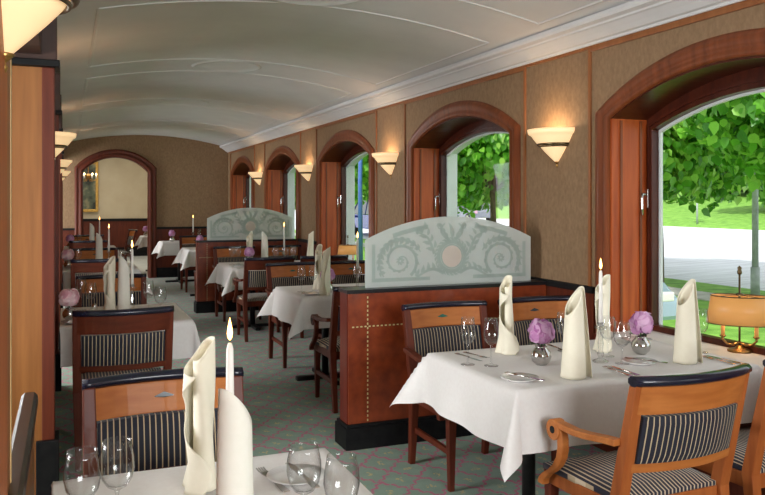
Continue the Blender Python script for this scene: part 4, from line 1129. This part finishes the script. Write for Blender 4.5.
def flagpole(x, y, label):
    r = empty('flagpole', (x, y, GZ)); tag(r, label, 'flagpole', 'blue flagpoles')
    MB().tube([(0,0,0),(.0,.05,2.4),(.0,-.12,5.5)], [.07,.065,.05], 12).build('pole', 'bluemetal', r); MB().ball((0,-.12,5.55), .08).build('finial', 'bluemetal', r)
flagpole(8.15, 15.7, 'blue pole outside the second window')
flagpole(8.0, 21.4, 'blue pole outside the third window')
r = empty('street_sign', (31.2, 32.2, .1)); tag(r, 'small pale road sign across the road', 'sign')
MB().cyl((0,0,0), (0,0,2.2), .05, n=8).build('post', 'greymetal', r); MB().box(-.05, .0, -.42, .42, 1.75, 2.2).build('plate', 'porcelain', r); MB().box(-.05, .0, -.36, .36, 2.25, 2.85).build('panel', 'red_sign', r)
# ------------------------------------------------------------------ light
w = bpy.data.worlds.new('World'); S.world = w; w.use_nodes = True
nt = w.node_tree; nt.nodes.clear()
out = nt.nodes.new('ShaderNodeOutputWorld'); bg = nt.nodes.new('ShaderNodeBackground'); sk = nt.nodes.new('ShaderNodeTexSky')
sk.sky_type = 'HOSEK_WILKIE'; sk.turbidity = 4; sk.ground_albedo = .4; sk.sun_direction = Vector((-.45,-.4,.8)).normalized()
mx = mixc(nt, .55, sk.outputs[0], (1.0,1.0,1.0))
L(nt, mx, bg.inputs[0]); bg.inputs[1].default_value = 2.4; L(nt, bg.outputs[0], out.inputs[0])
def light(name, type_, loc, energy, color=(1,1,1), aim=None, **k):
    d = bpy.data.lights.new(name, type_); d.energy = energy; d.color = color
    for a, b in k.items(): setattr(d, a, b)
    o = bpy.data.objects.new(name, d); COL.objects.link(o); o.location = loc
    if aim is not None: o.rotation_euler = (Vector(aim)-Vector(loc)).to_track_quat('-Z', 'Y').to_euler()
    return o
light('sun', 'SUN', (20,-20,30), 4.0, (1,.97,.92), aim=(20+.45,-20+.40,30-.80), angle=rad(2))
for wy in WY: light('window daylight portal', 'AREA', (XR+TH+.14, wy, 1.45), 1, aim=(XR-1, wy, 1.45), shape='RECTANGLE', size=1.75, size_y=1.5).data.cycles.is_portal = True
for p in lamps: light('sconce bulb', 'POINT', p, 3.4 if p[0] > 1 or p[1] > 3 else 2.4, (1,.76,.5), shadow_soft_size=.05)
light('rear fill light', 'AREA', (1.5,-3.6,2.0), 270, (.96,.98,1), aim=(1.5,6,1.3), shape='RECTANGLE', size=3.0, size_y=1.6)  # added softbox behind the camera, unseen fill for the room
for y in (3.2, 7.7, 11.7, 15.3): light('left fill light', 'AREA', (-2.6,y,1.6), 150, (.97,.985,1), aim=(1.5,y+.3,1.2), shape='RECTANGLE', size=1.6, size_y=1.6)  # unseen area lights added behind the pilasters to fill the room
light('room beyond light', 'AREA', (1.0,19.5,3.2), 85, (1,.93,.82), aim=(1,19.5,0), shape='RECTANGLE', size=3, size_y=3)
light('lamp bulb', 'POINT', (3.335,3.14,SILL+.2), 1.2, (1,.66,.34), shadow_soft_size=.02)

# ------------------------------------------------------------------ camera and view
cd = bpy.data.cameras.new('camera'); cam = bpy.data.objects.new('camera', cd); COL.objects.link(cam)
cd.sensor_width = 36; cd.lens = 779*36/765; cd.shift_y = -47.5/765; cd.clip_end = 500; cd.clip_start = .05
cam.location = (0,0,1.55); cam.rotation_euler = (PI/2, 0, rad(-22.1))
S.camera = cam
S.view_settings.view_transform = 'Standard'; S.view_settings.look = 'None'; S.view_settings.gamma = 1; S.view_settings.use_curve_mapping = False
S.view_settings.exposure = 0.0
S.cycles.max_bounces = 12; S.cycles.transparent_max_bounces = 24; S.cycles.sample_clamp_indirect = 6
